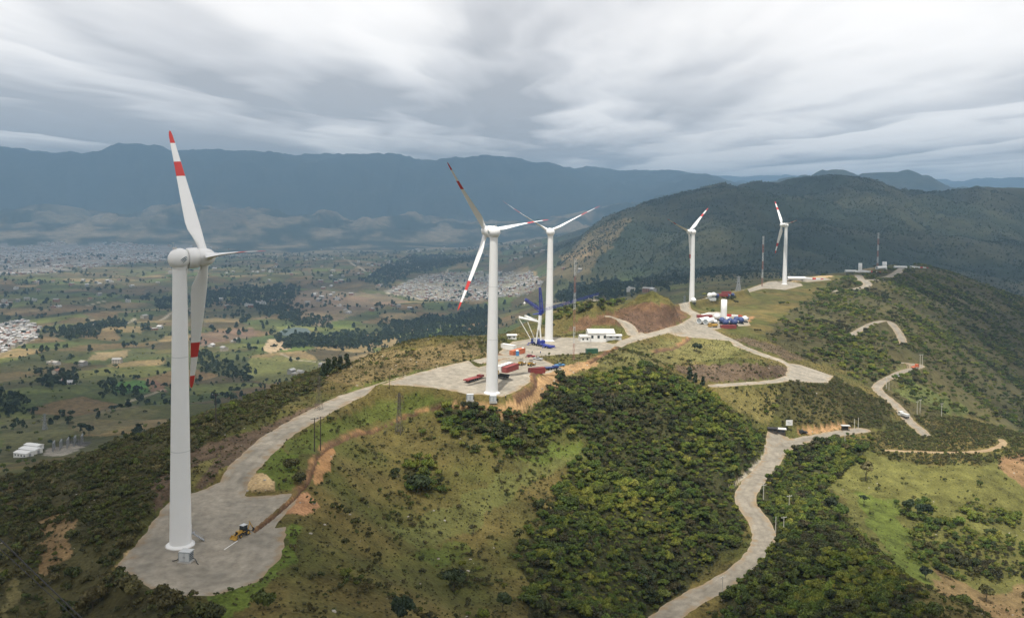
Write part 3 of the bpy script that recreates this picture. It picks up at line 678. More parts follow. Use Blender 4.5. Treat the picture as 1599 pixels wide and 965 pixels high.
# ------------------------------------------------------------------ cloud cover (a real layer overhead, sunlit from above)
DECK = 1330.0
def cloud_layer():
    n_ = 420; S = 60000.0
    t = np.linspace(-1, 1, n_); t = np.sign(t) * np.abs(t) ** 1.9 * S
    gx_, gy_ = np.meshgrid(t, t, indexing='ij')
    wx = fbm(gx_, gy_, 2600, 3, 171) * 900; wy = fbm(gx_, gy_, 2600, 3, 181) * 900
    lump = fbm(gx_ + wx + 900, (gy_ + wy) * .17 + 400, 2500, 5, 141, .48)
    gz_ = DECK + 10 - 200 * np.clip(lump, -.4, .6) - 40 * fbm(gx_ + wx, gy_ * .3 + wy, 1100, 4, 169)
    gz_ = np.maximum(gz_, 1005)
    me = bpy.data.meshes.new('cloud_layer')
    ii = np.arange(n_ * n_).reshape(n_, n_)
    f_ = np.stack([ii[:-1, :-1], ii[:-1, 1:], ii[1:, 1:], ii[1:, :-1]], -1).reshape(-1, 4)
    me.vertices.add(n_ * n_); me.vertices.foreach_set('co', np.stack([gx_, gy_, gz_], -1).astype(np.float32).ravel())
    nq = len(f_); me.loops.add(nq * 4); me.polygons.add(nq)
    me.loops.foreach_set('vertex_index', f_.astype(np.int32).ravel()); me.polygons.foreach_set('loop_start', np.arange(0, nq * 4, 4, dtype=np.int32)); me.polygons.foreach_set('loop_total', np.full(nq, 4, np.int32)); me.polygons.foreach_set('use_smooth', np.ones(nq, bool))
    # the thicker the cloud, the less light comes through it
    bil = 1 - 2.2 * np.abs(fbm(gx_ + wx * .6, gy_ * .13 + wy * .25, 1150, 5, 166, .55))
    th = lump * 1.3 + .45 * fbm(gx_ + 4000, gy_ * .6, 9000, 2, 163) - .3 * bil + .10 + .52 * sstep(5500, 11500, gy_) * sstep(5000, -500, gx_) 
    at_ = me.attributes.new('thick', 'FLOAT', 'POINT'); at_.data.foreach_set('value', th.astype(np.float32).ravel())
    me.update(calc_edges=True)
    m = bpy.data.materials.new('cloud'); m.use_nodes = True
    nt = m.node_tree; nt.nodes.clear(); N = nt.nodes.new; L = nt.links.new
    out = N('ShaderNodeOutputMaterial'); geo = N('ShaderNodeNewGeometry')
    def math_(op, a, b_=None):
        q_ = N('ShaderNodeMath'); q_.operation = op
        for i_, v in enumerate((a, b_)):
            if v is None: continue
            if isinstance(v, (int, float)): q_.inputs[i_].default_value = v
            else: L(v, q_.inputs[i_])
        return q_.outputs[0]
    mid = N('ShaderNodeTexNoise'); mpm = N('ShaderNodeMapping'); mpm.inputs['Scale'].default_value = (1, .12, 1); L(geo.outputs['Position'], mpm.inputs[0]); mid.inputs['Scale'].default_value = 1 / 700; mid.inputs['Detail'].default_value = 4; L(mpm.outputs[0], mid.inputs['Vector']); mid = mid.outputs[0]
    ta = N('ShaderNodeAttribute'); ta.attribute_name = 'thick'
    thick = math_('ADD', ta.outputs['Fac'], math_('MULTIPLY', math_('SUBTRACT', mid, .5), .3))
    mr = N('ShaderNodeMapRange'); mr.inputs[1].default_value = -.42; mr.inputs[2].default_value = .55; L(thick, mr.inputs[0])
    ramp = N('ShaderNodeValToRGB'); cr = ramp.color_ramp
    cr.elements[0].position = 0; cr.elements[0].color = (.74, .715, .68, 1)
    cr.elements[1].position = 1; cr.elements[1].color = (.32, .315, .315, 1)
    e_ = cr.elements.new(.30); e_.color = (.68, .66, .63, 1)
    e_ = cr.elements.new(.62); e_.color = (.51, .50, .49, 1)
    L(mr.outputs[0], ramp.inputs[0])
    tr = N('ShaderNodeBsdfTranslucent'); L(ramp.outputs[0], tr.inputs[0])
    tp = N('ShaderNodeBsdfTransparent')
    # breaks in the cover where the sun gets through: over the ridge and over parts of the valley
    gap = None
    for gx0, gy0, rx, ry, amt in GAPS:
        ox = gx0 + SUNDIR.x / SUNDIR.z * (DECK + 90); oy = gy0 + SUNDIR.y / SUNDIR.z * (DECK + 90)
        mp = N('ShaderNodeVectorMath'); mp.operation = 'SUBTRACT'; L(geo.outputs['Position'], mp.inputs[0]); mp.inputs[1].default_value = (ox, oy, 0)
        mp2 = N('ShaderNodeVectorMath'); mp2.operation = 'MULTIPLY'; L(mp.outputs[0], mp2.inputs[0]); mp2.inputs[1].default_value = (1 / rx, 1 / ry, 0)
        ln = N('ShaderNodeVectorMath'); ln.operation = 'LENGTH'; L(mp2.outputs[0], ln.inputs[0])
        wob = math_('ADD', ln.outputs['Value'], math_('MULTIPLY', math_('SUBTRACT', mid, .5), 1.3))
        q_ = N('ShaderNodeMapRange'); q_.interpolation_type = 'SMOOTHSTEP'
        q_.inputs[1].default_value = 1.3; q_.inputs[2].default_value = .6; q_.inputs[3].default_value = 0; q_.inputs[4].default_value = amt
        L(wob, q_.inputs[0])
        gap = q_.outputs[0] if gap is None else math_('MAXIMUM', gap, q_.outputs[0])
    mx = N('ShaderNodeMixShader'); L(gap, mx.inputs[0]); L(tr.outputs[0], mx.inputs[1]); L(tp.outputs[0], mx.inputs[2])
    L(mx.outputs[0], out.inputs[0])
    me.materials.append(m)
    o = bpy.data.objects.new('cloud_layer', me); COL.objects.link(o)
    o['kind'] = 'structure'; o['label'] = 'grey broken layer of cloud over the valley'
GAPS = [(125, 550, 345, 300, .97), (290, 880, 260, 260, .85), (-700, 1900, 800, 560, .8), (-150, 3300, 650, 500, .7), (330, 400, 130, 190, .8), (-1900, 4200, 900, 600, .6), (380, 2900, 420, 420, .65), (1500, 3300, 500, 300, .4)]
cloud_layer()

# ------------------------------------------------------------------ haze
def haze():
    me = bpy.data.meshes.new('haze'); bm = bmesh.new(); bmesh.ops.create_cube(bm, size=1)
    lo = Vector((-27000, -27000, -1000)); hi = Vector((27000, 27000, 985))
    for v in bm.verts:
        v.co = Vector(tuple(lo[i] if v.co[i] < 0 else hi[i] for i in range(3)))
    bm.to_mesh(me); bm.free()
    m = bpy.data.materials.new('haze'); m.use_nodes = True; nt = m.node_tree; nt.nodes.clear()
    out = nt.nodes.new('ShaderNodeOutputMaterial'); v = nt.nodes.new('ShaderNodeVolumePrincipled')
    v.inputs['Color'].default_value = (.42, .69, 1.0, 1); v.inputs['Density'].default_value = HAZE; v.inputs['Anisotropy'].default_value = .2
    nt.links.new(v.outputs[0], out.inputs['Volume'])
    me.materials.append(m)
    o = bpy.data.objects.new('haze', me); COL.objects.link(o); o['kind'] = 'stuff'; o['label'] = 'pale bluish haze filling the valley air'
HAZE = 0.8e-4
haze()
print('zrange', Z.min(), Z[FRONT].max(), Z.max())

# ------------------------------------------------------------------ mesh helpers
class MB:
    """collects shapes; build() links them as ONE mesh object"""
    def __init__(self): self.v = []; self.f = []; self.m = []; self.sm = []
    def add(self, vs, fs, mi=0, smooth_=False):
        o = len(self.v); self.v += [tuple(p) for p in vs]
        for f in fs: self.f.append(tuple(i + o for i in f)); self.m.append(mi); self.sm.append(smooth_)
        return self
    def box(self, c, s, mi=0, rz=0.0, M_=None):
        cx, cy, cz = c; a, b, h = s[0] / 2, s[1] / 2, s[2] / 2
        vs = [Vector((sx * a, sy * b, sz * h)) for sz in (-1, 1) for sx, sy in ((-1, -1), (1, -1), (1, 1), (-1, 1))]
        Rm = Matrix.Rotation(rz, 3, 'Z') if M_ is None else M_
        vs = [Rm @ v + Vector(c) for v in vs]
        return self.add(vs, [(3, 2, 1, 0), (4, 5, 6, 7), (0, 1, 5, 4), (1, 2, 6, 5), (2, 3, 7, 6), (3, 0, 4, 7)], mi)
    def bbox(self, lo, hi, mi=0, bev=0.0):
        c = [(lo[i] + hi[i]) / 2 for i in range(3)]; s_ = [hi[i] - lo[i] for i in range(3)]
        if bev <= 0: return self.box(c, s_, mi)
        a, b, h = s_[0] / 2, s_[1] / 2, s_[2] / 2
        prof = []
        for z, e in ((-h, bev), (-h + bev, 0), (h - bev, 0), (h, bev)):
            ring = []
            for sx, sy in ((-1, -1), (1, -1), (1, 1), (-1, 1)):
                k = bev if e == 0 else bev
                p1 = (sx * (a - e), sy * (b - e - bev)); p2 = (sx * (a - e - bev), sy * (b - e))
                ring += [p1, p2] if sx * sy < 0 else [p2, p1]
            prof.append([(x + c[0], y + c[1], z + c[2]) for x, y in ring])
        return self.loft(prof, mi, True, False)
    def loft(self, rings, mi=0, cap=True, smooth_=True):
        n_ = len(rings[0]); vs = [p for r in rings for p in r]; fs = []
        for k in range(len(rings) - 1):
            for i in range(n_):
                j = (i + 1) % n_
                fs.append((k * n_ + i, k * n_ + j, (k + 1) * n_ + j, (k + 1) * n_ + i))
        self.add(vs, fs, mi, smooth_)
        if cap:
            self.add(rings[0], [tuple(reversed(range(n_)))], mi); self.add(rings[-1], [tuple(range(n_))], mi)
        return self
    def tube(self, p0, p1, r0, r1=None, n=8, mi=0, cap=True):
        p0, p1 = Vector(p0), Vector(p1); r1 = r0 if r1 is None else r1
        d = (p1 - p0).normalized(); a = d.orthogonal().normalized(); b = d.cross(a)
        rg = lambda p, r: [p + (a * math.cos(t * 2 * math.pi / n) + b * math.sin(t * 2 * math.pi / n)) * r for t in range(n)]
        return self.loft([rg(p0, r0), rg(p1, r1)], mi, cap, n > 5)
    def lathe(self, prof, axis='Z', n=24, mi=0, c=(0, 0, 0), cap=True):
        rings = []
        for h, r in prof:
            ring = []
            for t in range(n):
                an = 2 * math.pi * t / n; u, v = r * math.cos(an), r * math.sin(an)
                p = (u, v, h) if axis == 'Z' else ((h, u, v) if axis == 'X' else (v, h, u))
                ring.append((p[0] + c[0], p[1] + c[1], p[2] + c[2]))
            rings.append(ring)
        return self.loft(rings, mi, cap)
    def wheel(self, c, r, w, axis='Y', mi=0, rim=1):
        self.lathe([(-w / 2, r * .8), (-w / 2 + w * .12, r), (w / 2 - w * .12, r), (w / 2, r * .8)], axis, 14, mi, c)
        self.lathe([(-w / 2 - .02, r * .5), (w / 2 + .02, r * .5)], axis, 10, rim, c)
        return self
    def lattice(self, p0, p1, w0, w1, seg, br, mi=0, sides=4, chord=None, up=None):
        """lattice boom or mast: chords and zig-zag bracing"""
        p0, p1 = Vector(p0), Vector(p1); d = (p1 - p0).normalized()
        a = d.orthogonal().normalized() if up is None else (Vector(up) - d * Vector(up).dot(d)).normalized(); b = d.cross(a)
        chord = chord or br * 1.8
        def cor(t, k):
            w = w0 + (w1 - w0) * t; an = (k + .5) * 2 * math.pi / sides
            return p0.lerp(p1, t) + (a * math.cos(an) + b * math.sin(an)) * w * .7071
        for k in range(sides):
            self.tube(cor(0, k), cor(1, k), chord, chord, 4, mi, False)
            for i in range(seg):
                t0, t1 = i / seg, (i + 1) / seg; k2 = (k + 1) % sides
                if (i + k) % 2: self.tube(cor(t0, k), cor(t1, k2), br, br, 3, mi, False)
                else: self.tube(cor(t0, k2), cor(t1, k), br, br, 3, mi, False)
                if i: self.tube(cor(t0, k), cor(t0, k2), br, br, 3, mi, False)
        return self
    def mesh(self, name, mats):
        me = bpy.data.meshes.new(name); me.from_pydata(self.v, [], self.f)
        for m in mats: me.materials.append(m)
        me.polygons.foreach_set('material_index', self.m); me.polygons.foreach_set('use_smooth', self.sm)
        me.update()
        return me
    def build(self, name, mats, parent=None):
        mats = mats if isinstance(mats, (list, tuple)) else [mats]
        o = bpy.data.objects.new(name, self.mesh(name, mats)); COL.objects.link(o)
        if parent is not None: o.parent = parent
        return o
def tag(o, label=None, cat=None, group=None, kind=None):
    if label: o['label'] = label
    if cat: o['category'] = cat
    if group: o['group'] = group
    if kind: o['kind'] = kind
    return o
def thing(name, label, cat, loc=(0, 0, 0), rz=0.0, group=None):
    o = bpy.data.objects.new(name, None); COL.objects.link(o); o.empty_display_size = 1
    o.location = loc; o.rotation_euler = (0, 0, rz)
    return tag(o, label, cat, group)
def copy_tree(o, parent=None):
    c = o.copy(); COL.objects.link(c); c.parent = parent
    for ch in o.children: copy_tree(ch, c)
    return c
CHILD = {}
def dup(o, loc, rz, label, group=None):
    c = copy_tree(o); c.location = loc; c.rotation_euler = (0, 0, rz); c['label'] = label
    if group: c['group'] = group
    return c
def gp(px, py, dmin=120, dmax=15000, dz=0.0):
    p = cast(np.array([float(px)]), np.array([float(py)]), dmin, dmax)[0]
    return Vector((p[0], p[1], p[2] + dz))
def gz(x, y): return float(zt(np.array([x]), np.array([y]))[0])
def heading(pxa, pya, pxb, pyb, dmin=120, dmax=15000):
    a, b = gp(pxa, pya, dmin, dmax), gp(pxb, pyb, dmin, dmax)
    return math.atan2(b.y - a.y, b.x - a.x)

WHITE = mat('turbine_white', (.78, .78, .765), .42, 0, .035, .35)
WHITE2 = mat('white_paint', (.74, .74, .71), .5, 0, .08, .8)
RED = mat('signal_red', (.52, .035, .03), .45, 0, .08, .5)
CRED = mat('container_red', (.24, .045, .04), .6, 0, .2, .9)
RUST = mat('rust_orange', (.48, .14, .06), .65, 0, .2, .9)
YEL = mat('machine_yellow', (.46, .27, .04), .5, 0, .14, 2)
BLUE = mat('crane_blue', (.03, .045, .26), .45, 0, .12, 1.5)
TARP = mat('blue_tarpaulin', (.03, .05, .15), .55, 0, .3, 1.2, .4)
TOIL = mat('blue_plastic', (.06, .22, .46), .45, 0, .1, 2)
DARK = mat('dark_rubber', (.022, .022, .022), .8, 0, .2, 4)
STEEL = mat('galvanised_steel', (.34, .35, .36), .5, .6, .12, 3)
GREY = mat('grey_paint', (.30, .335, .35), .5, 0, .08, 2)
LGREY = mat('light_grey_paint', (.52, .54, .54), .5, 0, .08, 2)
CONC = mat('concrete', (.46, .44, .40), .85, 0, .14, 1.2)
GLASS = mat('dark_glass', (.03, .04, .045), .12, 0, .1, 1)
POLE = mat('dark_timber', (.055, .045, .036), .85, 0, .25, 3)
GREENP = mat('green_paint', (.03, .10, .06), .5, 0, .15, 2)
TINW = mat('weathered_tin', (.56, .55, .52), .45, .25, .22, .35)
BRICK = mat('red_brick_wall', (.30, .15, .095), .85, 0, .25, .8)
SILV = mat('silver_car_paint', (.5, .51, .52), .3, .3, .05, 2)
DRED = mat('red_car_paint', (.30, .03, .035), .3, 0, .06, 2)
LOGO = mat('logo_teal', (.03, .09, .12), .5, 0, .05, 2)
SILVERTIN = mat('stub_white', (.72, .72, .70), .45, 0, .06, .4)

# ------------------------------------------------------------------ wind turbines
HUBH, ROT, OVH = 65.6, 34.4, 4.9
def tower_mb(h=64.0, r0=2.5, r1=1.58, seams=(21.5, 43.0)):
    mb = MB(); prof = [(0, r0)]
    cuts = sorted([z for z in seams if z < h])
    rad = lambda z: r0 + (r1 - r0) * z / 64.0
    for z in np.linspace(4, h - .5, 12): prof.append((float(z), rad(z)))
    prof += [(h, rad(h))]
    mb.lathe(prof, 'Z', 40)
    for z in cuts: mb.lathe([(z - .07, rad(z) + .012), (z + .07, rad(z) + .012)], 'Z', 40, 1, cap=False)
    return mb
def chord_at(r):
    """leading and trailing edge, thickness ratio"""
    x = [1.5, 2.6, 4.5, 7.0, 9.0, 13, 20, 27, 31, 33, 34.0, 34.4]
    le = [.95, .95, 1.0, 1.12, 1.12, 1.05, .85, .62, .48, .36, .2, .02]
    te = [-.95, -.95, -1.5, -2.45, -2.55, -2.2, -1.55, -1.0, -.75, -.6, -.35, -.06]
    th = [1.0, 1.0, .72, .44, .36, .29, .22, .17, .15, .14, .13, .12]
    return np.interp(r, x, le), np.interp(r, x, te), np.interp(r, x, th)
def blade_mb():
    mb = MB(); rs = [1.5, 2.6, 3.5, 4.5, 5.6, 7.0, 8.0, 9.0, 11, 13, 16, 19, 21.6, 21.65, 24, 25.6, 25.65, 28, 30.8, 30.85, 32, 33, 33.6, 34.0, 34.25, 34.4]
    n_ = 18; rings = []
    for r in rs:
        le, te, th = chord_at(r); c = le - te; ring = []
        tw = R(14) * max(0, 1 - r / 24.0)
        bend = -0.0011 * r * r
        for i in range(n_):
            a = 2 * math.pi * i / n_; u = .5 + .5 * math.cos(a)
            round_ = .5 * math.sin(a)
            foil = math.copysign(1, math.sin(a)) * (2.6 * (.2969 * math.sqrt(1 - u + 1e-9) - .126 * (1 - u) - .3516 * (1 - u) ** 2 + .2843 * (1 - u) ** 3 - .1015 * (1 - u) ** 4)) if abs(math.sin(a)) > 1e-6 else 0
            k = min(1, max(0, (r - 2.6) / 4.4)); y = (round_ * (1 - k) + foil * k) * th * c; x = te + c * u
            ring.append((x * math.cos(tw) - y * math.sin(tw), x * math.sin(tw) + y * math.cos(tw) + bend, r))
        rings.append(ring)
    for k in range(len(rings) - 1):
        mid = .5 * (rs[k] + rs[k + 1]); red = mid > 30.82 or 21.62 < mid < 25.62
        mb.loft([rings[k], rings[k + 1]], 1 if red else 0, False)
    mb.add(rings[-1], [tuple(range(n_))], 1)
    return mb
def nacelle_mb():
    prof = []
    for t in np.linspace(-math.pi / 2, math.pi / 2 * .62, 16):
        prof.append((2.55 * math.sin(t) - .1, max(.02, 2.55 * math.cos(t))))
    prof += [(2.0, 1.72), (2.02, 1.6)]
    mb = MB().lathe(prof, 'X', 32)
    mb.lathe([(-2.6, 1.62), (-1.7, 1.85), (-1.2, 1.9)], 'Z', 28, 0, (0, 0, 0))
    return mb
def logo_mb(side):
    mb = MB()
    # three swept bars over a ring, laid on the ball
    Rb = 2.565
    def on(u, v, lift=.012):
        th = u / Rb; ph = v / Rb
        x = Rb * math.sin(th) * math.cos(ph); z = Rb * math.sin(ph); y = Rb * math.cos(th) * math.cos(ph)
        k = (Rb + lift) / Rb
        return (x * k - .1, side * -y * k, z * k)
    def bar(pts, w):
        vs = []
        for (u, v), ww in zip(pts, w):
            vs += [on(u, v + ww), on(u, v - ww)]
        fs = [(2 * i, 2 * i + 1, 2 * i + 3, 2 * i + 2) for i in range(len(pts) - 1)]
        mb.add(vs, fs if side > 0 else [tuple(reversed(f)) for f in fs], 0)
    for k, (v0, L0, L1) in enumerate(((.62, -.75, .95), (.22, -.55, .95), (-.18, -.25, .9))):
        pts = []; w = []
        for t in np.linspace(0, 1, 9):
            u = L0 + (L1 - L0) * t
            pts.append((u * 1.0 + .3, v0 * .8 - .75 * (1 - t) ** 1.6 + .12)); w.append(.035 + .085 * math.sin(math.pi * min(1, t * .9 + .1)))
        bar(pts, w)
    return mb
MESH = {'tower': tower_mb().mesh('tower', [WHITE, LGREY]), 'blade': blade_mb().mesh('blade', [WHITE, RED]), 'nacelle': nacelle_mb().mesh('nacelle', [WHITE])}
ring_ = MB().lathe([(1.75, 2.2), (1.8, 2.42), (3.05, 2.42), (3.1, 2.2)], 'X', 36)
MESH['generator'] = ring_.mesh('generator', [WHITE])
MESH['hub'] = MB().lathe([(3.08, 1.9), (3.3, 2.05), (4.6, 2.12), (5.6, 2.0), (6.4, 1.65), (7.0, 1.1), (7.3, .55), (7.38, .05)], 'X', 32).mesh('hub', [WHITE])
fl = MB().lathe([(-.9, 3.5), (.05, 3.5), (.06, 3.3)], 'Z', 40, 1); fl.lathe([(.06, 3.28), (.2, 3.28), (.5, 2.62), (.52, 2.45)], 'Z', 40, 0)
MESH['flange'] = fl.mesh('base_flange', [WHITE, CONC])
def sub(name, me, parent, Mx=None):
    o = bpy.data.objects.new(name, me); COL.objects.link(o); o.parent = parent
    if Mx is not None: o.matrix_basis = Mx
    return o
TDEF = {1: ((.788, .616), (-37, 83, 203), 'largest white wind turbine, nearest of the row, with a backhoe on its gravel pad'),
        2: ((-.643, .766), (-40, 80, 200), 'white wind turbine standing beside the red flatbed trailer and containers'),
        3: ((-.05, 1.0), (-60, 60, 180), 'white wind turbine standing behind the blue and white crane'),
        4: ((-.65, .76), (-72, 48, 168), 'small distant wind turbine left of the hillside mast, near the tower stub'),
        5: ((-.99, -.14), (-38, 82, 202), 'farthest complete wind turbine, rightmost of the five')}
TURBINES = {}
for k, (a, phis, lab) in TDEF.items():
    t = thing('wind_turbine', lab, 'wind turbine', TB[k], 0, 'wind turbines along the ridge')
    TURBINES[k] = t
    ax = Vector((a[0], a[1], 0)).normalized(); u = Vector((-ax.y, ax.x, 0))
    if u.x < 0: u = -u
    yaw = math.atan2(ax.y, ax.x)
    sub('base_flange', MESH['flange'], t); hh, bs, ov = (68.3, 1.115, 1.0) if k == 1 else (HUBH, 1.0, 0.0)
    tw = sub('tower', MESH['tower'], t, Matrix.Translation((0, 0, .45)) @ Matrix.Diagonal((1, 1, hh / HUBH, 1)))
    tilt = Matrix.Translation((0, 0, hh)) @ Matrix.Rotation(yaw, 4, 'Z') @ Matrix.Rotation(R(-3), 4, 'Y')
    nc = sub('nacelle', MESH['nacelle'], t, tilt)
    for sd in (1, -1):
        lg = logo_mb(sd).build('logo', LOGO, nc)
    vt = MB(); vt.box((-1.0, 0, 2.62), (.9, .5, .4)); vt.tube((-1.3, 0, 2.4), (-1.3, 0, 4.1), .04, .03, 5); vt.tube((-1.7, 0, 3.9), (-.9, 0, 3.9), .03, .03, 4)
    vt.build('wind_sensor', LGREY, nc)
    sub('generator', MESH['generator'], t, tilt @ Matrix.Translation((-1.3 * ov, 0, 0)) @ Matrix.Diagonal((1 + ov * .75, 1, 1, 1)))
    hb = sub('hub', MESH['hub'], t, tilt @ Matrix.Translation((ov, 0, 0)))
    hc = tilt @ Vector((OVH + ov, 0, 0))
    axt = (tilt.to_3x3() @ Vector((1, 0, 0))).normalized()
    zt_ = (Vector((0, 0, 1)) - axt * axt.z).normalized(); ut = axt.cross(zt_); ut = ut if ut.dot(u) > 0 else -ut
    for ph in phis:
        sp = zt_ * math.cos(R(ph)) + ut * math.sin(R(ph))
        Mb = Matrix.Identity(4); yv = sp.cross(axt)
        for i in range(3): Mb[i][0] = axt[i]; Mb[i][1] = yv[i]; Mb[i][2] = sp[i]; Mb[i][3] = hc[i]
        sub('blade', MESH['blade'], t, Mb @ Matrix.Diagonal((1, 1, bs, 1)))
# door and access stairs at the near turbine
t1 = TURBINES[1]
st = MB(); dirv = Vector((math.cos(R(28)), math.sin(R(28)), 0)); 
for i in range(8):
    c = dirv * (2.9 + .33 * i); st.box((c.x, c.y, 2.25 - .27 * i), (.34, 1.1, .05), 0, R(28))
for sy in (-.55, .55):
    nx = Vector((-dirv.y, dirv.x, 0)) * sy
    a_ = dirv * 2.75 + nx + Vector((0, 0, 2.3)); b_ = dirv * 5.3 + nx + Vector((0, 0, .15))
    st.tube(a_, b_, .07, .07, 5); st.tube(a_ + Vector((0, 0, .95)), b_ + Vector((0, 0, .95)), .035, .035, 5)
    for q in (0, .5, 1): st.tube(a_.lerp(b_, q), a_.lerp(b_, q) + Vector((0, 0, .95)), .03, .03, 4)
    st.tube(b_, b_ - Vector((0, 0, .2)), .06, .06, 5)
c = dirv * 2.6; st.box((c.x, c.y, 2.42), (1.2, 1.4, .08), 0, R(28))
st.build('access_stairs', STEEL, t1)
dr = MB(); c = dirv * 2.46; dr.box((c.x, c.y, 3.5), (.12, .9, 2.0), 0, R(28)); dr.build('door', LGREY, t1)

# ------------------------------------------------------------------ transformer cabinets
def cabinet(loc, rz, label):
    t = thing('transformer_cabinet', label, 'electrical cabinet', loc, rz, 'transformer cabinets at the turbine feet')
    MB().bbox((-1.5, -1.2, -.5), (1.5, 1.2, .22)).build('plinth', CONC, t)
    MB().bbox((-1.25, -1.0, .22), (1.25, 1.0, 2.4), 0, .04).build('housing', GREY, t)
    MB().bbox((-1.4, -1.12, 2.4), (1.4, 1.12, 2.56), 0, .04).build('roof', LGREY, t)
    for x in (-.62, .62):
        d_ = MB(); d_.box((x, -1.02, 1.3), (1.1, .05, 1.9))
        o = d_.build('door', LGREY, t)
        h_ = MB(); h_.box((x * .3, -1.07, 1.3), (.06, .06, .3)); h_.build('handle', DARK, o)
    for k in range(7):
        MB().box((-1.38, -.75 + .25 * k, 1.25), (.26, .07, 1.6)).build('cooling_fin', GREY, t)
    for k in range(4):
        MB().box((1.28, 0, .7 + .4 * k), (.06, 1.5, .12)).build('louvre', DARK, t)
    return t
cabinet(gp(291, 876, 120, 260), R(-8), 'grey transformer cabinet with loose cables at the foot of the nearest turbine')
p = gp(291, 876, 120, 260)
for (x0, y0, x1, y1, rr_) in ((1.4, 0, 3.4, -1.2, .5), (-1.4, -.2, -3.2, .4, .4)):
    pts = [Vector((x0 + (x1 - x0) * t, y0 + (y1 - y0) * t + .5 * math.sin(t * 5), .12 + 1.0 * max(0, .5 - t) * 1.4)) for t in np.linspace(0, 1, 9)]
    hs = MB()
    for a_, b_ in zip(pts[:-1], pts[1:]): hs.tube(a_, b_, .09, .09, 5)
    o = hs.build('cable_tail', DARK); o.location = p
    tag(o, 'loose dark cable end curling from the %s side of the nearest turbine cabinet' % ('right' if x0 > 0 else 'left'), 'cable')
cabinet(gp(734, 625, 250, 420), R(6), 'grey transformer cabinet left of the tower on the sunlit gravel pad')
cabinet(gp(770, 627, 250, 420), R(6), 'grey transformer cabinet right in front of the tower on the sunlit pad')

# ------------------------------------------------------------------ backhoe loader
def backhoe(loc, rz, label):
    t = thing('backhoe_loader', label, 'backhoe', loc, rz); t.scale = (.9, .9, .9)
    b = MB(); b.bbox((-1.7, -.5, .75), (1.9, .5, 1.05)); b.build('chassis', DARK, t)
    b = MB(); b.bbox((.55, -.55, 1.05), (2.15, .55, 1.85), 0, .08); b.bbox((-1.6, -.75, 1.05), (.5, .75, 1.45), 0, .06); hood = b.build('hood', YEL, t)
    g = MB(); g.box((2.17, 0, 1.4), (.05, .85, .6)); g.build('grille', DARK, hood)
    e = MB(); e.tube((1.3, .35, 1.85), (1.3, .35, 2.6), .06, .06, 6); e.build('exhaust', DARK, hood)
    c = MB(); c.bbox((-1.02, -.72, 1.42), (.5, .72, 1.5)); cab = c.build('cab', DARK, t)
    for x, y in ((.5, -.72), (.5, .72), (-1.05, -.74), (-1.05, .74), (-.3, -.76), (-.3, .76)): c = MB(); c.tube((x, y, 1.4), (x * .85, y * .93, 2.85), .055, .055, 5); c.build('cab_post', DARK, cab)
    g = MB(); g.bbox((-.98, -.68, 1.5), (.46, .68, 2.8)); g.build('window', GLASS, cab)
    r = MB(); r.bbox((-1.15, -.82, 2.83), (.6, .82, 2.98), 0, .05); r.build('roof', LGREY, cab)
    for x, y, rr_, w in ((1.5, .85, .5, .32), (1.5, -.85, .5, .32), (-1.0, .9, .78, .45), (-1.0, -.9, .78, .45)):
        MB().wheel((x, y, rr_), rr_, w).build('wheel', [DARK, YEL], t)
    for y in (-.55, .55):
        a_ = MB(); a_.tube((.2, y, 1.6), (2.6, y, 1.05), .11, .1, 6); a_.tube((2.6, y, 1.05), (2.95, y, .5), .1, .1, 6); a_.tube((.9, y, 1.2), (2.3, y, 1.0), .06, .06, 6); a_.build('loader_arm', YEL, t)
    k = MB()
    pr = [(2.9, .95), (2.85, .25), (3.1, .06), (3.65, .04), (3.7, .1), (3.15, .16), (2.97, .34), (3.0, .95)]
    k.loft([[(x, -1.15, z) for x, z in pr], [(x, 1.15, z) for x, z in pr]], 0, True, False)
    for y in (-1.15, 1.15): k.add([(2.9, y, .95), (2.87, y, .2), (3.1, y, .06), (3.65, y, .05)], [(0, 1, 2, 3), (3, 2, 1, 0)])
    k.build('front_bucket', YEL, t)
    bm_ = MB(); bm_.tube((-1.7, 0, .95), (-2.6, 0, 2.7), .17, .15, 6); bm_.tube((-1.9, .12, 1.6), (-2.35, .12, 2.5), .06, .06, 6); bm_.build('boom', YEL, t)
    dp = MB(); dp.tube((-2.6, 0, 2.75), (-3.7, 0, 1.1), .14, .11, 6); dp.tube((-2.4, 0, 3.3), (-2.95, 0, 2.3), .05, .05, 6); dp.tube((-2.6, 0, 2.7), (-2.4, 0, 3.3), .1, .1, 6); dp.build('dipper_arm', YEL, t)
    pr = [(-3.6, 1.15), (-3.95, 1.1), (-4.1, .55), (-3.85, .2), (-3.4, .15), (-3.8, .4), (-3.9, .7)]
    q = MB(); q.loft([[(x, -.3, z) for x, z in pr], [(x, .3, z) for x, z in pr]], 0, True, False); q.build('rear_bucket', DARK, t)
    for y in (-.85, .85):
        s_ = MB(); s_.tube((-1.75, y * .7, 1.1), (-1.9, y, .1), .09, .09, 6); s_.box((-1.9, y, .06), (.45, .35, .08)); s_.build('stabiliser_leg', YEL, t)
    return t
b0 = gp(379, 836, 150, 260)
backhoe(b0, heading(398, 826, 372, 838, 150, 260), 'yellow backhoe loader digging the trench on the nearest gravel pad')
wl = MB(); A_, B_ = gp(350, 858, 150, 260), gp(371, 844, 150, 260)
dv = (B_ - A_); nrm = Vector((-dv.y, dv.x, 0)).normalized() * .12
pts = [A_.lerp(B_, t) for t in np.linspace(0, 1, 10)]
vs = []
for q in pts:
    for s_ in (-1, 1):
        w_ = q + nrm * s_; vs.append((w_.x, w_.y, gz(w_.x, w_.y) + .03))
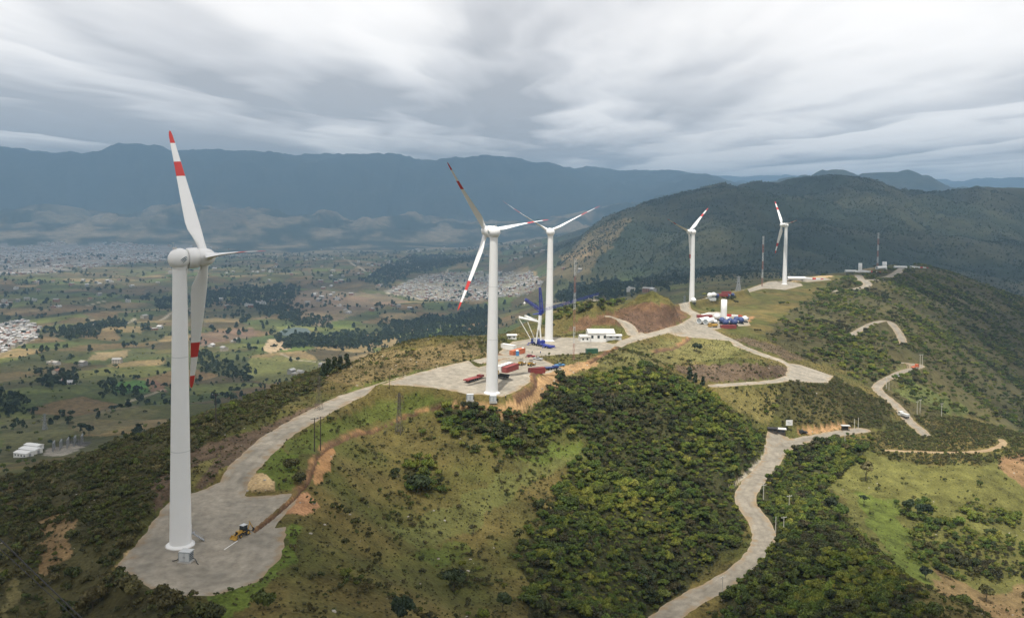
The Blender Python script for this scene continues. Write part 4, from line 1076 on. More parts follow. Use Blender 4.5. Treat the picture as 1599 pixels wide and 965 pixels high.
wl.add(vs, [(2 * i, 2 * i + 1, 2 * i + 3, 2 * i + 2) for i in range(9)]); o = wl.build('chalk_line', WHITE2); tag(o, None, None, None, 'structure'); o['label'] = 'white lime line marking the trench on the pad'

# ------------------------------------------------------------------ containers, vehicles, yard things
def container(loc, rz, m, label, L=12.0, doors=True, group='shipping containers in the yards'):
    t = thing('shipping_container', label, 'container', loc, rz, group)
    b = MB(); b.bbox((-L / 2 + .08, -1.16, .12), (L / 2 - .08, 1.16, 2.5))
    nrib = int(L / .55)
    for i in range(nrib):
        x = -L / 2 + .35 + i * (L - .7) / max(1, nrib - 1)
        for y in (-1.17, 1.17): b.box((x, y, 1.3), (.26, .05, 2.15))
    b.build('shell', m, t)
    f_ = MB()
    for x in (-L / 2, L / 2):
        for y in (-1.15, 1.15): f_.box((x * .994, y, 1.3), (.16, .16, 2.6))
        for z in (.08, 2.54): f_.box((x * .994, 0, z), (.15, 2.2, .14))
    for y in (-1.17, 1.17):
        for z in (.08, 2.54): f_.box((0, y, z), (L - .3, .12, .14))
    f_.build('frame', m, t)
    if doors:
        for y in (-.55, .55):
            d_ = MB(); d_.box((-L / 2 - .01, y, 1.3), (.06, 1.02, 2.2)); o = d_.build('door', m, t)
            for k in (-.25, .25):
                r_ = MB(); r_.tube((-L / 2 - .07, y + k, .25), (-L / 2 - .07, y + k, 2.4), .025, .025, 5); r_.build('locking_bar', STEEL, o)
    return t
Y0, Y1 = 300, 520
def slope_rz(px, py, ang): return R(ang)
container(gp(788, 577, Y0, Y1), R(62), WHITE2, 'white container beside the dark red one behind the second turbine')
container(gp(797, 579, Y0, Y1), R(62), CRED, 'dark red container alongside the white one behind the second turbine')
container(gp(838, 583, Y0, Y1), R(28), CRED, 'dark red container standing apart at the edge of the grass', 7.5)
container(gp(808, 553, 380, 560), R(58), RUST, 'orange container with the blue toilets beside it', 12)
container(gp(794, 545, 380, 600), R(140), WHITE2, 'white cabin container left of the orange one', 9)
container(gp(924, 552, 380, 560), R(15), GREENP, 'dark green container near the white shed', 6.2)

def car(loc, rz, m, label, kind='car', group='cars and pickups in the crane yard'):
    t = thing('parked_car' if kind == 'car' else 'pickup_truck', label, kind, loc, rz, group)
    L = 4.4 if kind == 'car' else 5.2
    b = MB(); pr = [(-L / 2, .45), (-L / 2, .95), (L / 2 - 1.3, 1.0), (L / 2 - .05, .88), (L / 2, .45)]
    b.loft([[(x, -.88, z) for x, z in pr], [(x, .88, z) for x, z in pr]], 0, True, False)
    body = b.build('body', m, t)
    c = MB(); x0, x1 = (-L / 2 + .1, .8) if kind == 'car' else (-.7, 1.0)
    pr = [(x0, .95), (x0 + .35, 1.48), (x1 - .75, 1.5), (x1, 1.0)]
    c.loft([[(x, -.8, z) for x, z in pr], [(x, .8, z) for x, z in pr]], 0, True, False); cb = c.build('window_band', GLASS, t)
    r = MB(); r.bbox((x0 + .3, -.78, 1.47), (x1 - .7, .78, 1.56), 0, .03); r.build('roof', m, t)
    for x in (-L / 2 + .85, L / 2 - .85):
        for y in (-.85, .85): MB().wheel((x, y, .34), .34, .24).build('wheel', [DARK, STEEL], t)
    for y in (-.6, .6): 
        MB().box((L / 2 - .01, y, .72), (.06, .34, .16)).build('headlight', LGREY, t); MB().box((-L / 2 + .0, y, .8), (.06, .28, .16)).build('tail_light', DRED, t)
    return t
car(gp(829, 558, Y0, 520), R(20), DRED, 'dark red car parked on the gravel behind the loose containers')
car(gp(840, 562, Y0, 520), R(150), SILV, 'silver pickup beside the red car on the yard', 'pickup')
car(gp(874, 572, Y0, 520), R(25), TOIL, 'blue pickup at the end of the dark flatbed by the spoil heap', 'pickup')

def trailer(loc, rz, m, label, L=15.0, name='flatbed_trailer'):
    t = thing(name, label, 'trailer', loc, rz)
    d = MB(); d.bbox((-L / 2, -1.35, 1.0), (L / 2, 1.35, 1.28)); d.bbox((-L / 2, -1.3, .75), (-L / 2 + 1.2, 1.3, 1.02)); d.build('deck', m, t)
    r = MB()
    for y in (-.5, .5): r.box((0, y, .82), (L - .4, .16, .36))
    r.build('frame', DARK, t)
    for k in range(5):
        x = -L / 2 + 2.0 + 1.35 * k
        for y in (-1.05, 1.05): MB().wheel((x, y, .45), .45, .4).build('wheel', [DARK, STEEL], t)
    g = MB(); g.box((L / 2 - 1.2, 0, 1.55), (2.2, 2.4, .5)); g.build('gooseneck', m, t)
    return t
trailer(gp(740, 594, 300, 440), heading(725, 597, 758, 586, 300, 440), CRED, 'red flatbed trailer parked left of the second turbine tower', 11.5)
trailer(gp(861, 577, 300, 500), R(22), TARP, 'dark blue flatbed beside the yellow spoil heap', 6.5)

def truck(loc, rz, cabm, bedm, label, L=8.0, bed='box', group=None):
    t = thing('truck', label, 'truck', loc, rz, group)
    c = MB(); pr = [(L / 2 - 2.0, .7), (L / 2 - 2.0, 2.9), (L / 2 - .45, 2.9), (L / 2 - .05, 1.8), (L / 2, .7)]
    c.loft([[(x, -1.2, z) for x, z in pr], [(x, 1.2, z) for x, z in pr]], 0, True, False); cab = c.build('cab', cabm, t)
    w = MB(); w.add([(L / 2 - .42, -1.05, 2.75), (L / 2 - .42, 1.05, 2.75), (L / 2 - .02, 1.05, 1.9), (L / 2 - .02, -1.05, 1.9)], [(0, 1, 2, 3), (3, 2, 1, 0)])
    for y in (-1.215, 1.215): w.box((L / 2 - 1.1, y, 2.25), (1.0, .03, .75))
    w.build('window', GLASS, cab)
    f_ = MB(); f_.bbox((-L / 2, -.5, .65), (L / 2 - 1.5, .5, .95)); f_.build('chassis', DARK, t)
    b = MB()
    if bed == 'box': b.bbox((-L / 2, -1.2, .97), (L / 2 - 2.2, 1.2, 2.3), 0, .05)
    else:
        b.bbox((-L / 2, -1.2, .97), (L / 2 - 2.2, 1.2, 1.12))
        for y in (-1.2, 1.2): b.box(((-2.2) / 2, y, 1.4), (L - 2.3, .06, .7))
    b.build('load_bed', bedm, t)
    for x in (-L / 2 + .9, -L / 2 + 2.0, L / 2 - 1.2):
        for y in (-1.0, 1.0): MB().wheel((x, y, .5), .5, .32).build('wheel', [DARK, STEEL], t)
    return t
truck(gp(782, 590, 300, 440), R(150), YEL, DARK, 'yellow and black truck half hidden behind the second turbine tower', 7.5, 'flat')

def tank_frame(loc, rz, label):
    """yellow striped roller drums on a frame"""
    t = thing('road_roller', label, 'road roller', loc, rz, 'yellow rollers in the yard')
    MB().lathe([(-1.0, .74), (-.95, .78), (.95, .78), (1.0, .74)], 'Y', 20, 0, (1.5, 0, .78)).build('drum', STEEL, t)
    b = MB(); b.bbox((-2.3, -.8, .9), (.1, .8, 1.8), 0, .1); body = b.build('body', YEL, t)
    y_ = MB(); y_.box((1.5, 1.12, .85), (1.8, .12, .3)); y_.box((1.5, -1.12, .85), (1.8, .12, .3)); y_.box((.5, 0, .95), (.25, 2.3, .4)); y_.build('yoke', YEL, t)
    c = MB(); 
    for x in (-.9, .05):
        for y in (-.7, .7): c.tube((x, y, 1.7), (x, y, 2.8), .05, .05, 5)
    c.bbox((-1.1, -.85, 2.78), (.2, .85, 2.9), 0, .03); c.build('canopy', DARK, t)
    for k in range(3): MB().box((-1.9 + .6 * k, 0, 1.82), (.22, 1.5, .05)).build('stripe', DARK, body)
    for y in (-.85, .85): MB().wheel((-1.4, y, .7), .7, .5).build('wheel', [DARK, YEL], t)
    return t
tank_frame(gp(815, 570, Y0, 520), R(55), 'yellow roller just right of the paired red and white containers')
tank_frame(gp(830, 571, Y0, 520), R(52), 'yellow roller just behind the lone red container')

def toilet(loc, rz, label):
    t = thing('portable_toilet', label, 'portable toilet', loc, rz, 'portable toilets')
    MB().bbox((-.75, -.75, 0), (.75, .75, 2.6), 0, .08).build('cabin', TOIL, t)
    r = MB(); r.loft([[(-.8, -.8, 2.6), (.8, -.8, 2.6), (.8, .8, 2.6), (-.8, .8, 2.6)], [(-.4, -.7, 2.95), (.4, -.7, 2.95), (.4, .7, 2.95), (-.4, .7, 2.95)]], 0, True, False); r.build('roof', WHITE2, t)
    d = MB(); d.box((0, -.77, 1.25), (.95, .04, 2.1)); o = d.build('door', TOIL, t); h = MB(); h.box((.36, -.8, 1.2), (.08, .04, .2)); h.build('handle', DARK, o)
    return t
toilet(gp(808, 555.5, 380, 560), R(10), 'blue portable toilet in front of the orange container, left one')
toilet(gp(816.5, 551.5, 380, 560), R(10), 'blue portable toilet at the right end of the orange container')

# ------------------------------------------------------------------ crane being rigged
def crane():
    c0 = gp(846, 541, 420, 620); rz = heading(815, 537, 850, 545, 420, 640)
    t = thing('mobile_crane', 'blue and white mobile crane with folded lattice jibs beside the third turbine', 'crane', c0, rz)
    d = MB(); d.bbox((-9.5, -1.5, 1.0), (8.5, 1.5, 1.75), 0, .08); d.bbox((8.5, -1.45, .8), (10.6, 1.45, 2.0), 0, .1); d.build('carrier', BLUE, t)
    for k in range(8):
        for y in (-1.25, 1.25): MB().wheel((-8.2 + 2.2 * k, y, .68), .68, .55).build('wheel', [DARK, STEEL], t)
    cb = MB(); cb.bbox((-9.4, -1.4, 1.75), (-7.4, 1.4, 3.3), 0, .12); cab = cb.build('driver_cab', BLUE, t)
    g = MB(); g.box((-9.42, 0, 2.75), (.04, 2.3, .8)); g.box((-8.4, -1.42, 2.75), (1.4, .04, .8)); g.box((-8.4, 1.42, 2.75), (1.4, .04, .8)); g.build('window', GLASS, cab)
    for x in (-6.8, 5.5):
        for y in (-1, 1):
            o = MB(); o.tube((x, y * 1.2, 1.2), (x + (1.6 if x > 0 else -1.2), y * 4.2, 1.1), .3, .26, 6); o.tube((x + (1.6 if x > 0 else -1.2), y * 4.2, 1.1), (x + (1.6 if x > 0 else -1.2), y * 4.2, .15), .14, .14, 8); o.box((x + (1.6 if x > 0 else -1.2), y * 4.2, .1), (1.2, 1.2, .16)); o.build('outrigger', BLUE, t)
    h = MB(); h.bbox((-4.2, -1.6, 1.95), (1.2, 1.6, 3.6), 0, .12); h.build('slewing_house', BLUE, t)
    w = MB()
    for k in range(4): w.bbox((-6.2, -1.9, 2.0 + k * .55), (-4.3, 1.9, 2.5 + k * .55), 0, .05)
    w.build('counterweight', LGREY, t)
    inv = (Matrix.Translation(c0) @ Matrix.Rotation(rz, 4, 'Z')).inverted()
    dd = c0.y
    P_ = lambda px, py, k=0.0: inv @ at(px, py, dd + k)
    # white mast (raised), two white backstay arms, rods
    m = MB(); base1, base2, top = P_(837, 536, 1), P_(845, 538, -1), P_(842.5, 493)
    for b_, off in ((base1, .9), (base2, -.9)):
        m.tube(b_, top + Vector((0, off * .3, 0)), .42, .5, 8)
    m.tube(base1.lerp(top, .5), base2.lerp(top, .5), .25, .25, 6); m.tube(P_(842.5, 505), P_(844, 491), 1.05, .9, 10); m.tube(P_(841, 515), P_(843, 505), .75, 1.0, 10)
    m.build('main_mast', WHITE2, t)
    for nm_, a_, b_ in (('backstay_arm', P_(840, 502, 1), P_(810, 496, 1)), ('backstay_arm', P_(838, 500, 4), P_(819, 493.5, 4))):
        k = MB(); k.tube(a_, b_, .62, .5, 8); k.tube(a_ + Vector((0, 0, .2)), b_ + Vector((0, 0, .7)), .25, .25, 6); k.build(nm_, WHITE2, t)
    for a_, b_ in ((P_(810, 497, 1), P_(829, 530, 1)), (P_(824, 503, 4), P_(834, 528, 4))):
        k = MB(); k.tube(a_, b_, .22, .22, 6); k.build('pendant_rod', WHITE2, t)
    # blue lattice pieces
    k = MB(); k.tube(P_(843.5, 492), P_(846, 484), 1.0, 1.5, 8); k.build('jib_head', BLUE, t)
    for a_, b_, w0, w1, sg in ((P_(846, 489), P_(843, 449), 1.7, .8, 8), (P_(847, 487, 2), P_(819.5, 467, 2), 1.8, .9, 8), (P_(849, 484), P_(936, 458.5, 14), 1.2, .9, 18)):
        k = MB(); k.lattice(a_, b_, w0, w1, sg, .035 if sg > 10 else .1, 0, 4, .065 if sg > 10 else .2); k.build('lattice_jib', BLUE, t)
    k = MB(); k.tube(P_(845, 489), P_(832, 491), .45, .3, 6); k.build('jib_strut', BLUE, t)
    k = MB(); k.tube(P_(819.5, 467, 2), P_(819, 472, 2), .05, .05, 4); k.lathe([(-.9, .1), (-.6, .6), (.3, .6), (.7, .2)], 'Z', 10, 0, P_(819, 473.5, 2)); k.build('hook_block', WHITE2, t)
crane()

# ------------------------------------------------------------------ white shed and small site huts
def gable(name, label, cat, loc, rz, L, Wd, H, rise, wallm, roofm, openings=3, group=None, eave=.4):
    t = thing(name, label, cat, loc, rz, group)
    b = MB(); pr = [(-Wd / 2, -.6), (Wd / 2, -.6), (Wd / 2, H), (0, H + rise), (-Wd / 2, H)]
    b.loft([[(-L / 2, y, z) for y, z in pr], [(L / 2, y, z) for y, z in pr]], 0, True, False); b.build('wall', wallm, t)
    for sgn in (-1, 1):
        y1 = sgn * (Wd / 2 + eave); z1 = H - rise * eave / (Wd / 2)
        vs = [(-L / 2 - eave, 0, H + rise + .06), (L / 2 + eave, 0, H + rise + .06), (L / 2 + eave, y1, z1 + .06), (-L / 2 - eave, y1, z1 + .06)]
        r = MB(); lo = [(x, y, z + .1) for x, y, z in vs]
        r.loft([vs, lo] if sgn < 0 else [vs[::-1], lo[::-1]], 0, True, False); ro = r.build('roof_slope', roofm, t)
        nn = max(2, int(L / 2.2))
        for i in range(nn):
            x = -L / 2 + (i + .5) * L / nn
            q = MB(); a_ = Vector((x, 0, H + rise + .19)); b_ = Vector((x, y1, z1 + .19)); q.tube(a_, b_, .05, .05, 4); q.build('roof_rib', roofm, ro)
    for i in range(openings):
        x = -L / 2 + (i + .6) * L / (openings + .2)
        w = MB(); w.box((x, -Wd / 2 - .02, H * .55), (L / openings * .35, .06, H * .35)); w.build('window', GLASS, t)
    d = MB(); d.box((L / 2 + .02, 0, H * .4), (.06, Wd * .28, H * .8)); d.build('door', STEEL, t)
    return t
gable('white_shed', 'large white tin shed beyond the crane yard', 'shed', gp(937, 531, 450, 680), R(4), 16, 11, 5.0, 1.9, WHITE2, TINW, 4)
gable('site_hut', 'small white hut against the left end of the large tin shed', 'hut', gp(912, 533, 450, 680), R(12), 6, 5, 3.2, 1.0, WHITE2, TINW, 2)
gable('site_canopy', 'low white roofed store right of the large tin shed', 'shed', gp(958, 529, 450, 680), R(4), 9, 4, 2.2, .5, LGREY, WHITE2, 2)
gable('site_cabin', 'tiny white cabin on the yard edge left of the crane', 'cabin', gp(799, 529, 450, 680), R(8), 5.5, 3, 2.3, .4, WHITE2, WHITE2, 2)
for (px, py, L, Wd, lab) in ((37, 713, 14, 8, 'lowest white building by the gravel yard left of the turbine'), (48, 707, 18, 9, 'longest white building by the gravel yard left of the turbine'), (53, 701, 16, 7, 'white building at the back of the gravel yard on the left')):
    gable('substation_building', lab, 'building', gp(px, py, 560, 1000), R(-18), L, Wd, 4.2, .8, WHITE2, WHITE2, 4, 'substation buildings')
# substation gantries
for i, (px, py) in enumerate(((84, 703), (95, 701), (106, 698), (117, 695), (128, 692))):
    q = gp(px, py, 560, 1000); k = MB()
    for y in (-5, 5): k.lattice((0, y, -.5), (0, y, 8), .8, .6, 6, .09)
    k.lattice((0, -5, 7.6), (0, 5, 7.6), .7, .7, 8, .08)
    o = k.build('switchyard_gantry', STEEL); o.location = q; o.rotation_euler = (0, 0, R(20))
    tag(o, 'grey lattice gantry in the gravel switchyard, %s from the white buildings' % ('nearest', 'second', 'third', 'fourth', 'farthest')[i], 'gantry', 'switchyard gantries')

# ------------------------------------------------------------------ masts, pylons, poles, cables
def met_mast(base, h, w, label, bands=6):
    t = thing('measuring_mast', label, 'mast', base, R(15), 'guyed measuring masts')
    for i in range(bands):
        k = MB(); k.lattice((0, 0, h * i / bands - (.5 if i == 0 else 0)), (0, 0, h * (i + 1) / bands), w, w, 5, w * .06, 0, 3, w * .1); k.build('mast_section', LGREY if i % 2 else mat('faded_red', (.33, .15, .12), .6), t)
    for lv in (.45, .92):
        for a in (20, 140, 260):
            e = Vector((math.cos(R(a)) * h * .32, math.sin(R(a)) * h * .32, 0)); e.z = gz(base.x + e.x * math.cos(R(15)) - e.y * math.sin(R(15)), base.y + e.x * math.sin(R(15)) + e.y * math.cos(R(15))) - base.z
            k = MB(); k.tube((0, 0, h * lv), e, .012, .012, 3); k.build('guy_wire', STEEL, t)
    k = MB(); k.tube((-1.5, 0, h * .97), (1.5, 0, h * .97), .05, .05, 4)
    for x in (-1.5, 1.5): k.tube((x, 0, h * .97), (x, 0, h * .97 + .7), .05, .12, 5)
    k.build('sensor_arm', STEEL, t)
met_mast(gp(895.5, 562, 380, 520), 51, .75, 'tall thin guyed mast in front of the white shed')
met_mast(gp(1190, 447, 800, 1100), 55, 1.1, 'tall thin mast on the skyline between the two farthest turbines')
met_mast(gp(1370, 420, 300, 1650), 50, 1.5, 'thin mast beside the leaning stub on the farthest hilltop')
DSTEEL = mat('rusty_steel', (.13, .115, .10), .7, .3, .2, 3)
def pylon(base, h, w, label, rz=0.3, thick=1.0):
    STEEL = DSTEEL if thick <= 1 else globals()['STEEL']
    t = thing('lattice_pylon', label, 'pylon', base, rz, 'steel lattice pylons')
    b = .06 * thick
    for (z0, z1, w0, w1, sg) in ((-.5, h * .55, w, w * .42, 6), (h * .55, h, w * .42, w * .2, 6)):
        k = MB(); k.lattice((0, 0, z0), (0, 0, z1), w0, w1, sg, b, 0, 4, b * 1.7); k.build('lattice_body', STEEL, t)
    for z, a in ((h * .62, w * .85), (h * .78, w * .75), (h * .92, w * .6)):
        k = MB()
        for sg in (-1, 1):
            k.tube((0, 0, z), (sg * a, 0, z), b * 1.3, b, 4); k.tube((0, 0, z + h * .05), (sg * a, 0, z), b, b, 4)
        k.build('cross_arm', STEEL, t)
        for sg in (-1, 1):
            i_ = MB(); i_.tube((sg * a, 0, z), (sg * a, 0, z - h * .045), .09 * thick, .09 * thick, 5); i_.build('insulator', DARK, t)
pylon(gp(623, 676, 250, 380), 15.5, 2.4, 'lattice pylon standing in the grass below the road bend', .5, 1.0)
pylon(gp(498, 640, 280, 420), 13, 2.2, 'lattice pylon in dark scrub just behind the two timber poles', .4, .55)
pylon(gp(1069, 470, 800, 1200), 27, 5, 'lattice pylon just left of the fourth turbine', .3, 2.2)
pylon(gp(1153, 455, 880, 1300), 16, 5, 'short lattice pylon on the skyline right of the fourth turbine', .3, 2.2)
pylon(gp(70, 671, 700, 1300), 17, 4, 'far lattice pylon on the grassy hill left of the turbine', .2, 2)
def timber_pole(base, h, label, arms=1, rz=0.0, r=.17, m=None, name='utility_pole', group='timber power poles'):
    t = thing(name, label, 'pole', base, rz, group)
    k = MB(); k.tube((0, 0, -.6), (0, 0, h), r * 1.2, r * .8, 8); k.build('post', m or POLE, t)
    for j in range(arms):
        z = h - .35 - .8 * j
        k = MB(); k.box((0, 0, z), (2.6, .14, .16)); a = k.build('cross_arm', m or POLE, t)
        for x in (-1.15, 0, 1.15):
            i_ = MB(); i_.lathe([(z + .08, .07), (z + .2, .1), (z + .36, .05)], 'Z', 6, 0, (x, 0, 0)); i_.build('insulator', LGREY, a)
timber_pole(gp(491, 705, 200, 330), 11, 'left pole of the dark timber pair below the road bend', 1, .5)
timber_pole(gp(500.5, 703, 200, 330), 11.2, 'right pole of the dark timber pair below the road bend', 1, .5)
timber_pole(gp(337, 663, 280, 420), 11.5, 'dark pole in scrub on the crest just right of the nearest turbine', 1, .2)
timber_pole(gp(608, 607, 300, 420), 5.5, 'short thin post on the grass verge left of the gravel road', 0, 0, .09)
PC = mat('pale_concrete_pole', (.50, .48, .43), .8, 0, .12, 2)
POLES = [(1334, 673, 17, 'left pole of the pair beside the bus shelter'), (1340, 671, 17, 'right pole of the pair beside the bus shelter'), (1319, 696, 24, 'pale pole below the bus shelter'),
         (1384, 607, 17, 'left pale pole by the upper road bend'), (1388, 609, 16, 'right pale pole by the upper road bend'), (1432, 647, 21, 'left pole of the tall pair behind the parked truck'),
         (1436.5, 645, 22, 'right pole of the tall pair behind the parked truck'), (1470, 651, 22, 'lone pale pole on the green slope at right'), (1436.5, 573, 20, 'left pole at the farthest road bend'), (1440, 573, 20, 'right pole at the farthest road bend'),
         (1192, 780, 20, 'pale pole in bushes left of the spur crest'), (1232, 797, 23, 'pale pole on the wooded spur, upper one'), (1223.5, 832, 22, 'pale pole on the wooded spur, lower right one'), (1211, 832, 14, 'short pale pole on the wooded spur, lower left one'),
         (1127.5, 938, 40, 'pale pole standing at the edge of the lower road')]
for px, py, hp, lab in POLES:
    b = gp(px, py, 180, 760)
    timber_pole(b, max(6.5, hp * b.y / F), lab, 1 if hp > 18 else 0, .4, .15, PC, 'concrete_pole', 'pale concrete power poles')
def cable(pts, r, label, sag):
    a_, b_ = pts; k = MB(); P = []
    for t in np.linspace(0, 1, 25):
        p = a_.lerp(b_, t); p = p.copy(); p.z -= sag * 4 * t * (1 - t); P.append(p)
    for p, q in zip(P[:-1], P[1:]): k.tube(p, q, r, r, 5, 0, False)
    o = k.build('power_cable', DARK); tag(o, label, 'cable', 'power cables crossing the corner')
cable((at(-260, 582, 95), at(330, 1158, 62)), .065, 'thicker upper black cable crossing the lower left corner', .35)
cable((at(-260, 606, 97), at(300, 1128, 64)), .04, 'thinner lower black cable crossing the lower left corner', .5)

# ------------------------------------------------------------------ roadside things on the lower road
q = gp(1232, 675, 400, 520); t = thing('billboard', 'white billboard on posts beside the kiosk at the lay-by', 'billboard', q, R(8))
k = MB(); k.box((0, 0, 5.1), (3.6, .12, 2.9)); bd = k.build('panel', WHITE2, t)
for x in (-1.2, 1.2): k = MB(); k.tube((x, .1, -.5), (x, .1, 5.6), .1, .1, 6); k.build('post', DARK, t)
for j, (x, z, w, h) in enumerate(((-.5, 5.5, 1.3, .22), (.3, 5.0, 1.7, .16), (.2, 4.5, 1.4, .16))): k = MB(); k.box((x, -.075, z), (w, .02, h)); k.build('printed_line', GREY, bd)
gable('roadside_kiosk', 'small kiosk with pale tin roof at the lay-by', 'kiosk', gp(1219, 676, 400, 520), R(-10), 4.5, 3.2, 2.3, .4, POLE, TINW, 2)
gable('timber_shack', 'low dark shack left of the kiosk at the lay-by', 'shack', gp(1206, 674, 400, 520), R(-10), 4.5, 3.0, 2.0, .4, POLE, DARK, 2)
q = gp(1320, 672, 400, 520); t = thing('bus_shelter', 'open roadside shelter with flat roof at the road bend', 'shelter', q, R(-4))
for x, y in ((-1.8, -.8), (1.8, -.8), (-1.8, .8), (1.8, .8)): k = MB(); k.tube((x, y, -.3), (x, y, 2.6), .09, .09, 6); k.build('post', POLE, t)
k = MB(); k.bbox((-2.3, -1.2, 2.6), (2.3, 1.2, 2.8), 0, .05); k.build('roof', LGREY, t)
k = MB(); k.bbox((-1.8, .3, .45), (1.8, .75, .55)); k.build('bench', POLE, t)
k = MB(); k.box((0, .85, 1.2), (3.6, .06, 1.8)); k.build('back_wall', POLE, t)
truck(gp(1411, 651, 440, 640), R(110), WHITE2, LGREY, 'pale truck coming down the lower road past the tall poles', 7, 'box', 'trucks on the lower road')
truck(gp(1429, 575, 520, 760), R(40), RUST, RUST, 'orange truck parked at the farthest road bend', 8, 'flat', 'trucks on the lower road')
car(gp(1403, 588, 520, 760), R(60), SILV, 'grey pickup on the road below the farthest bend', 'pickup', 'cars on the lower road')
car(gp(1254, 676, 400, 520), R(0), DARK, 'dark car parked under the bank right of the billboard', 'car', 'cars on the lower road')
tube_ = None

# ------------------------------------------------------------------ unfinished towers, tower sections, nacelles and blades on the ground
def stub(base, h, r, label):
    t = thing('tower_stub', label, 'tower stub', base, 0, 'unfinished turbine towers')
    k = MB(); k.lathe([(0, r), (h * .5, r * .985), (h, r * .96), (h, r * .88), (h - .6, r * .88)], 'Z', 28); k.build('tower_section', SILVERTIN, t)
    k = MB(); k.lathe([(-.8, r + 1), (.1, r + 1), (.12, r + .6), (.4, r + .15)], 'Z', 28); k.build('base_flange', CONC, t)
stub(gp(1130, 500, 560, 800), 16, 2.35, 'white tower stub among white tubes and blue covers')
stub(gp(1343, 425, 300, 1400), 13, 2.6, 'white tower stub left of the hilltop masts, nearest of the far three')
stub(gp(1381, 420, 300, 1650), 10, 2.9, 'white tower stub on the hilltop beside the thin mast')
stub(gp(1421, 417, 300, 1650), 12, 2.9, 'white tower stub at the right end of the ridge')
def lying_tube(px, py, ang, L, r, label, dmin=500, dmax=1700):
    b = gp(px, py, dmin, dmax); t = thing('tower_section', label, 'tower section', b, R(ang), 'tower sections on the ground')
    k = MB(); k.lathe([(-L / 2 + .3, r * .86), (-L / 2, r * .86), (-L / 2, r), (-L / 2 + .3, r), (L / 2 - .3, r * .94), (L / 2, r * .94), (L / 2, r * .8), (L / 2 - .3, r * .8)], 'X', 24, 0, (0, 0, r + .4), cap=False)
    k.build('shell', SILVERTIN, t)
    k = MB(); k.lathe([(-L / 2 + .31, .01), (-L / 2 + .32, r * .87)], 'X', 24, 0, (0, 0, r + .4)); k.build('end_cover', GREY, t)
    for x in (-L / 3, L / 3): k = MB(); k.box((x, 0, .25), (.5, r * 2, .9)); k.build('cradle', POLE, t)
lying_tube(1098, 505, 52, 14, 2.1, 'left white tower tube lying by the stub')
lying_tube(1107, 506, 56, 14, 2.0, 'right white tower tube lying by the stub')
lying_tube(1243, 438, 10, 22, 2.1, 'white tower tube lying behind the farthest complete turbine', 850)
lying_tube(1328, 426, 5, 20, 2.2, 'white tube lying left of the far tower stub', 300)
lying_tube(1376, 421, 35, 22, 2.2, 'white tube lying against the hilltop stub', 300)
lying_tube(1406, 419, 0, 20, 1.6, 'white tube lying left of the last stub', 300)
def lying_blade(px, py, ang, label, dmin=500):
    b = gp(px, py, dmin, 1700, 1.2); o = bpy.data.objects.new('rotor_blade', MESH['blade']); COL.objects.link(o)
    o.matrix_world = Matrix.Translation(b) @ Matrix.Rotation(R(ang), 4, 'Z') @ Matrix.Rotation(R(90), 4, 'Y') @ Matrix.Translation((0, 0, -17))
    tag(o, label, 'rotor blade', 'rotor blades on the ground')
lying_blade(1262, 437, -4, 'white rotor blade lying behind the farthest complete turbine', 850)
lying_blade(1354, 426, -6, 'white rotor blade lying right of the nearest far stub', 300)
lying_blade(1432, 419, -8, 'white rotor blade lying right of the last stub', 300)
lying_blade(1125, 495, 2, 'white rotor blade lying behind the stub among the tubes', 560)
def nac(px, py, m, label, r=2.3, dmin=560, dmax=1100, kind='nacelle', grp='nacelles and hubs on the ground'):
    b = gp(px, py, dmin, dmax); t = thing('parked_nacelle' if kind == 'nacelle' else 'covered_hub', label, kind, b, R(random.uniform(0, 180)), grp)
    k = MB(); prof = [(r * math.sin(a) * 1.1, max(.02, r * math.cos(a) * (1 + .05 * math.sin(7 * a)))) for a in np.linspace(-math.pi / 2, 1.15, 12)]
    k.lathe(prof, 'X', 20, 0, (0, 0, r + .5)); k.build('shell', m, t)
    k = MB(); k.lathe([(r * 1.0, r * .5), (r * 1.35, r * .5)], 'X', 16, 0, (0, 0, r + .5)); k.build('flange', STEEL, t)
    k = MB(); k.box((0, 0, .35), (r * 1.6, r * 1.8, .8)); k.build('transport_frame', DARK, t)
for a in ((1119, 500, SILVERTIN, 'white nacelle between the tubes and the stub'), (1117, 506, SILVERTIN, 'small white nacelle shell by the yellow truck', 1.4), (1136, 502, SILVERTIN, 'white nacelle just right of the stub', 1.6),
          (1163, 503, SILVERTIN, 'white nacelle at the right end of the stub pad', 2.2), (1083, 474, SILVERTIN, 'white nacelle ball at the foot of the fourth turbine'), (1108, 466, SILVERTIN, 'white nacelle left of the blue hubs beyond the stub'), (1114, 465, SILVERTIN, 'white nacelle touching the blue hubs beyond the stub')):
    nac(*a)
for a in ((1127.5, 506, TARP, 'blue covered hub directly below the stub'), (1133, 509, TARP, 'blue covered hub nearest the red container, left one', 2.2), (1140, 507, TARP, 'blue covered hub in the middle of the row', 2.3), (1147, 508.5, TARP, 'blue covered hub nearest the red container, right one', 2.2), (1150, 504.5, TARP, 'blue covered hub in the back row'), (1157, 505.5, TARP, 'blue covered hub at the right end of the row'),
          (1119, 466.5, TARP, 'blue covered hub beyond the stub, left one'), (1136, 465.5, TARP, 'blue covered hub beyond the stub, middle one', 1.9), (1144, 464, TARP, 'blue covered hub beyond the stub, right one', 1.7)):
    nac(*a, kind='hub') if len(a) == 4 else nac(a[0], a[1], a[2], a[3], a[4], kind='hub')
container(gp(1100, 497, 560, 800), R(8), CRED, 'red container behind the white tubes at the stub', 12, True)
container(gp(1137, 513, 540, 800), R(14), CRED, 'red container in front of the blue hubs at the stub', 12, True)
container(gp(1127, 463, 700, 1100), R(14), CRED, 'red container beyond the stub, longer left one', 12, False)
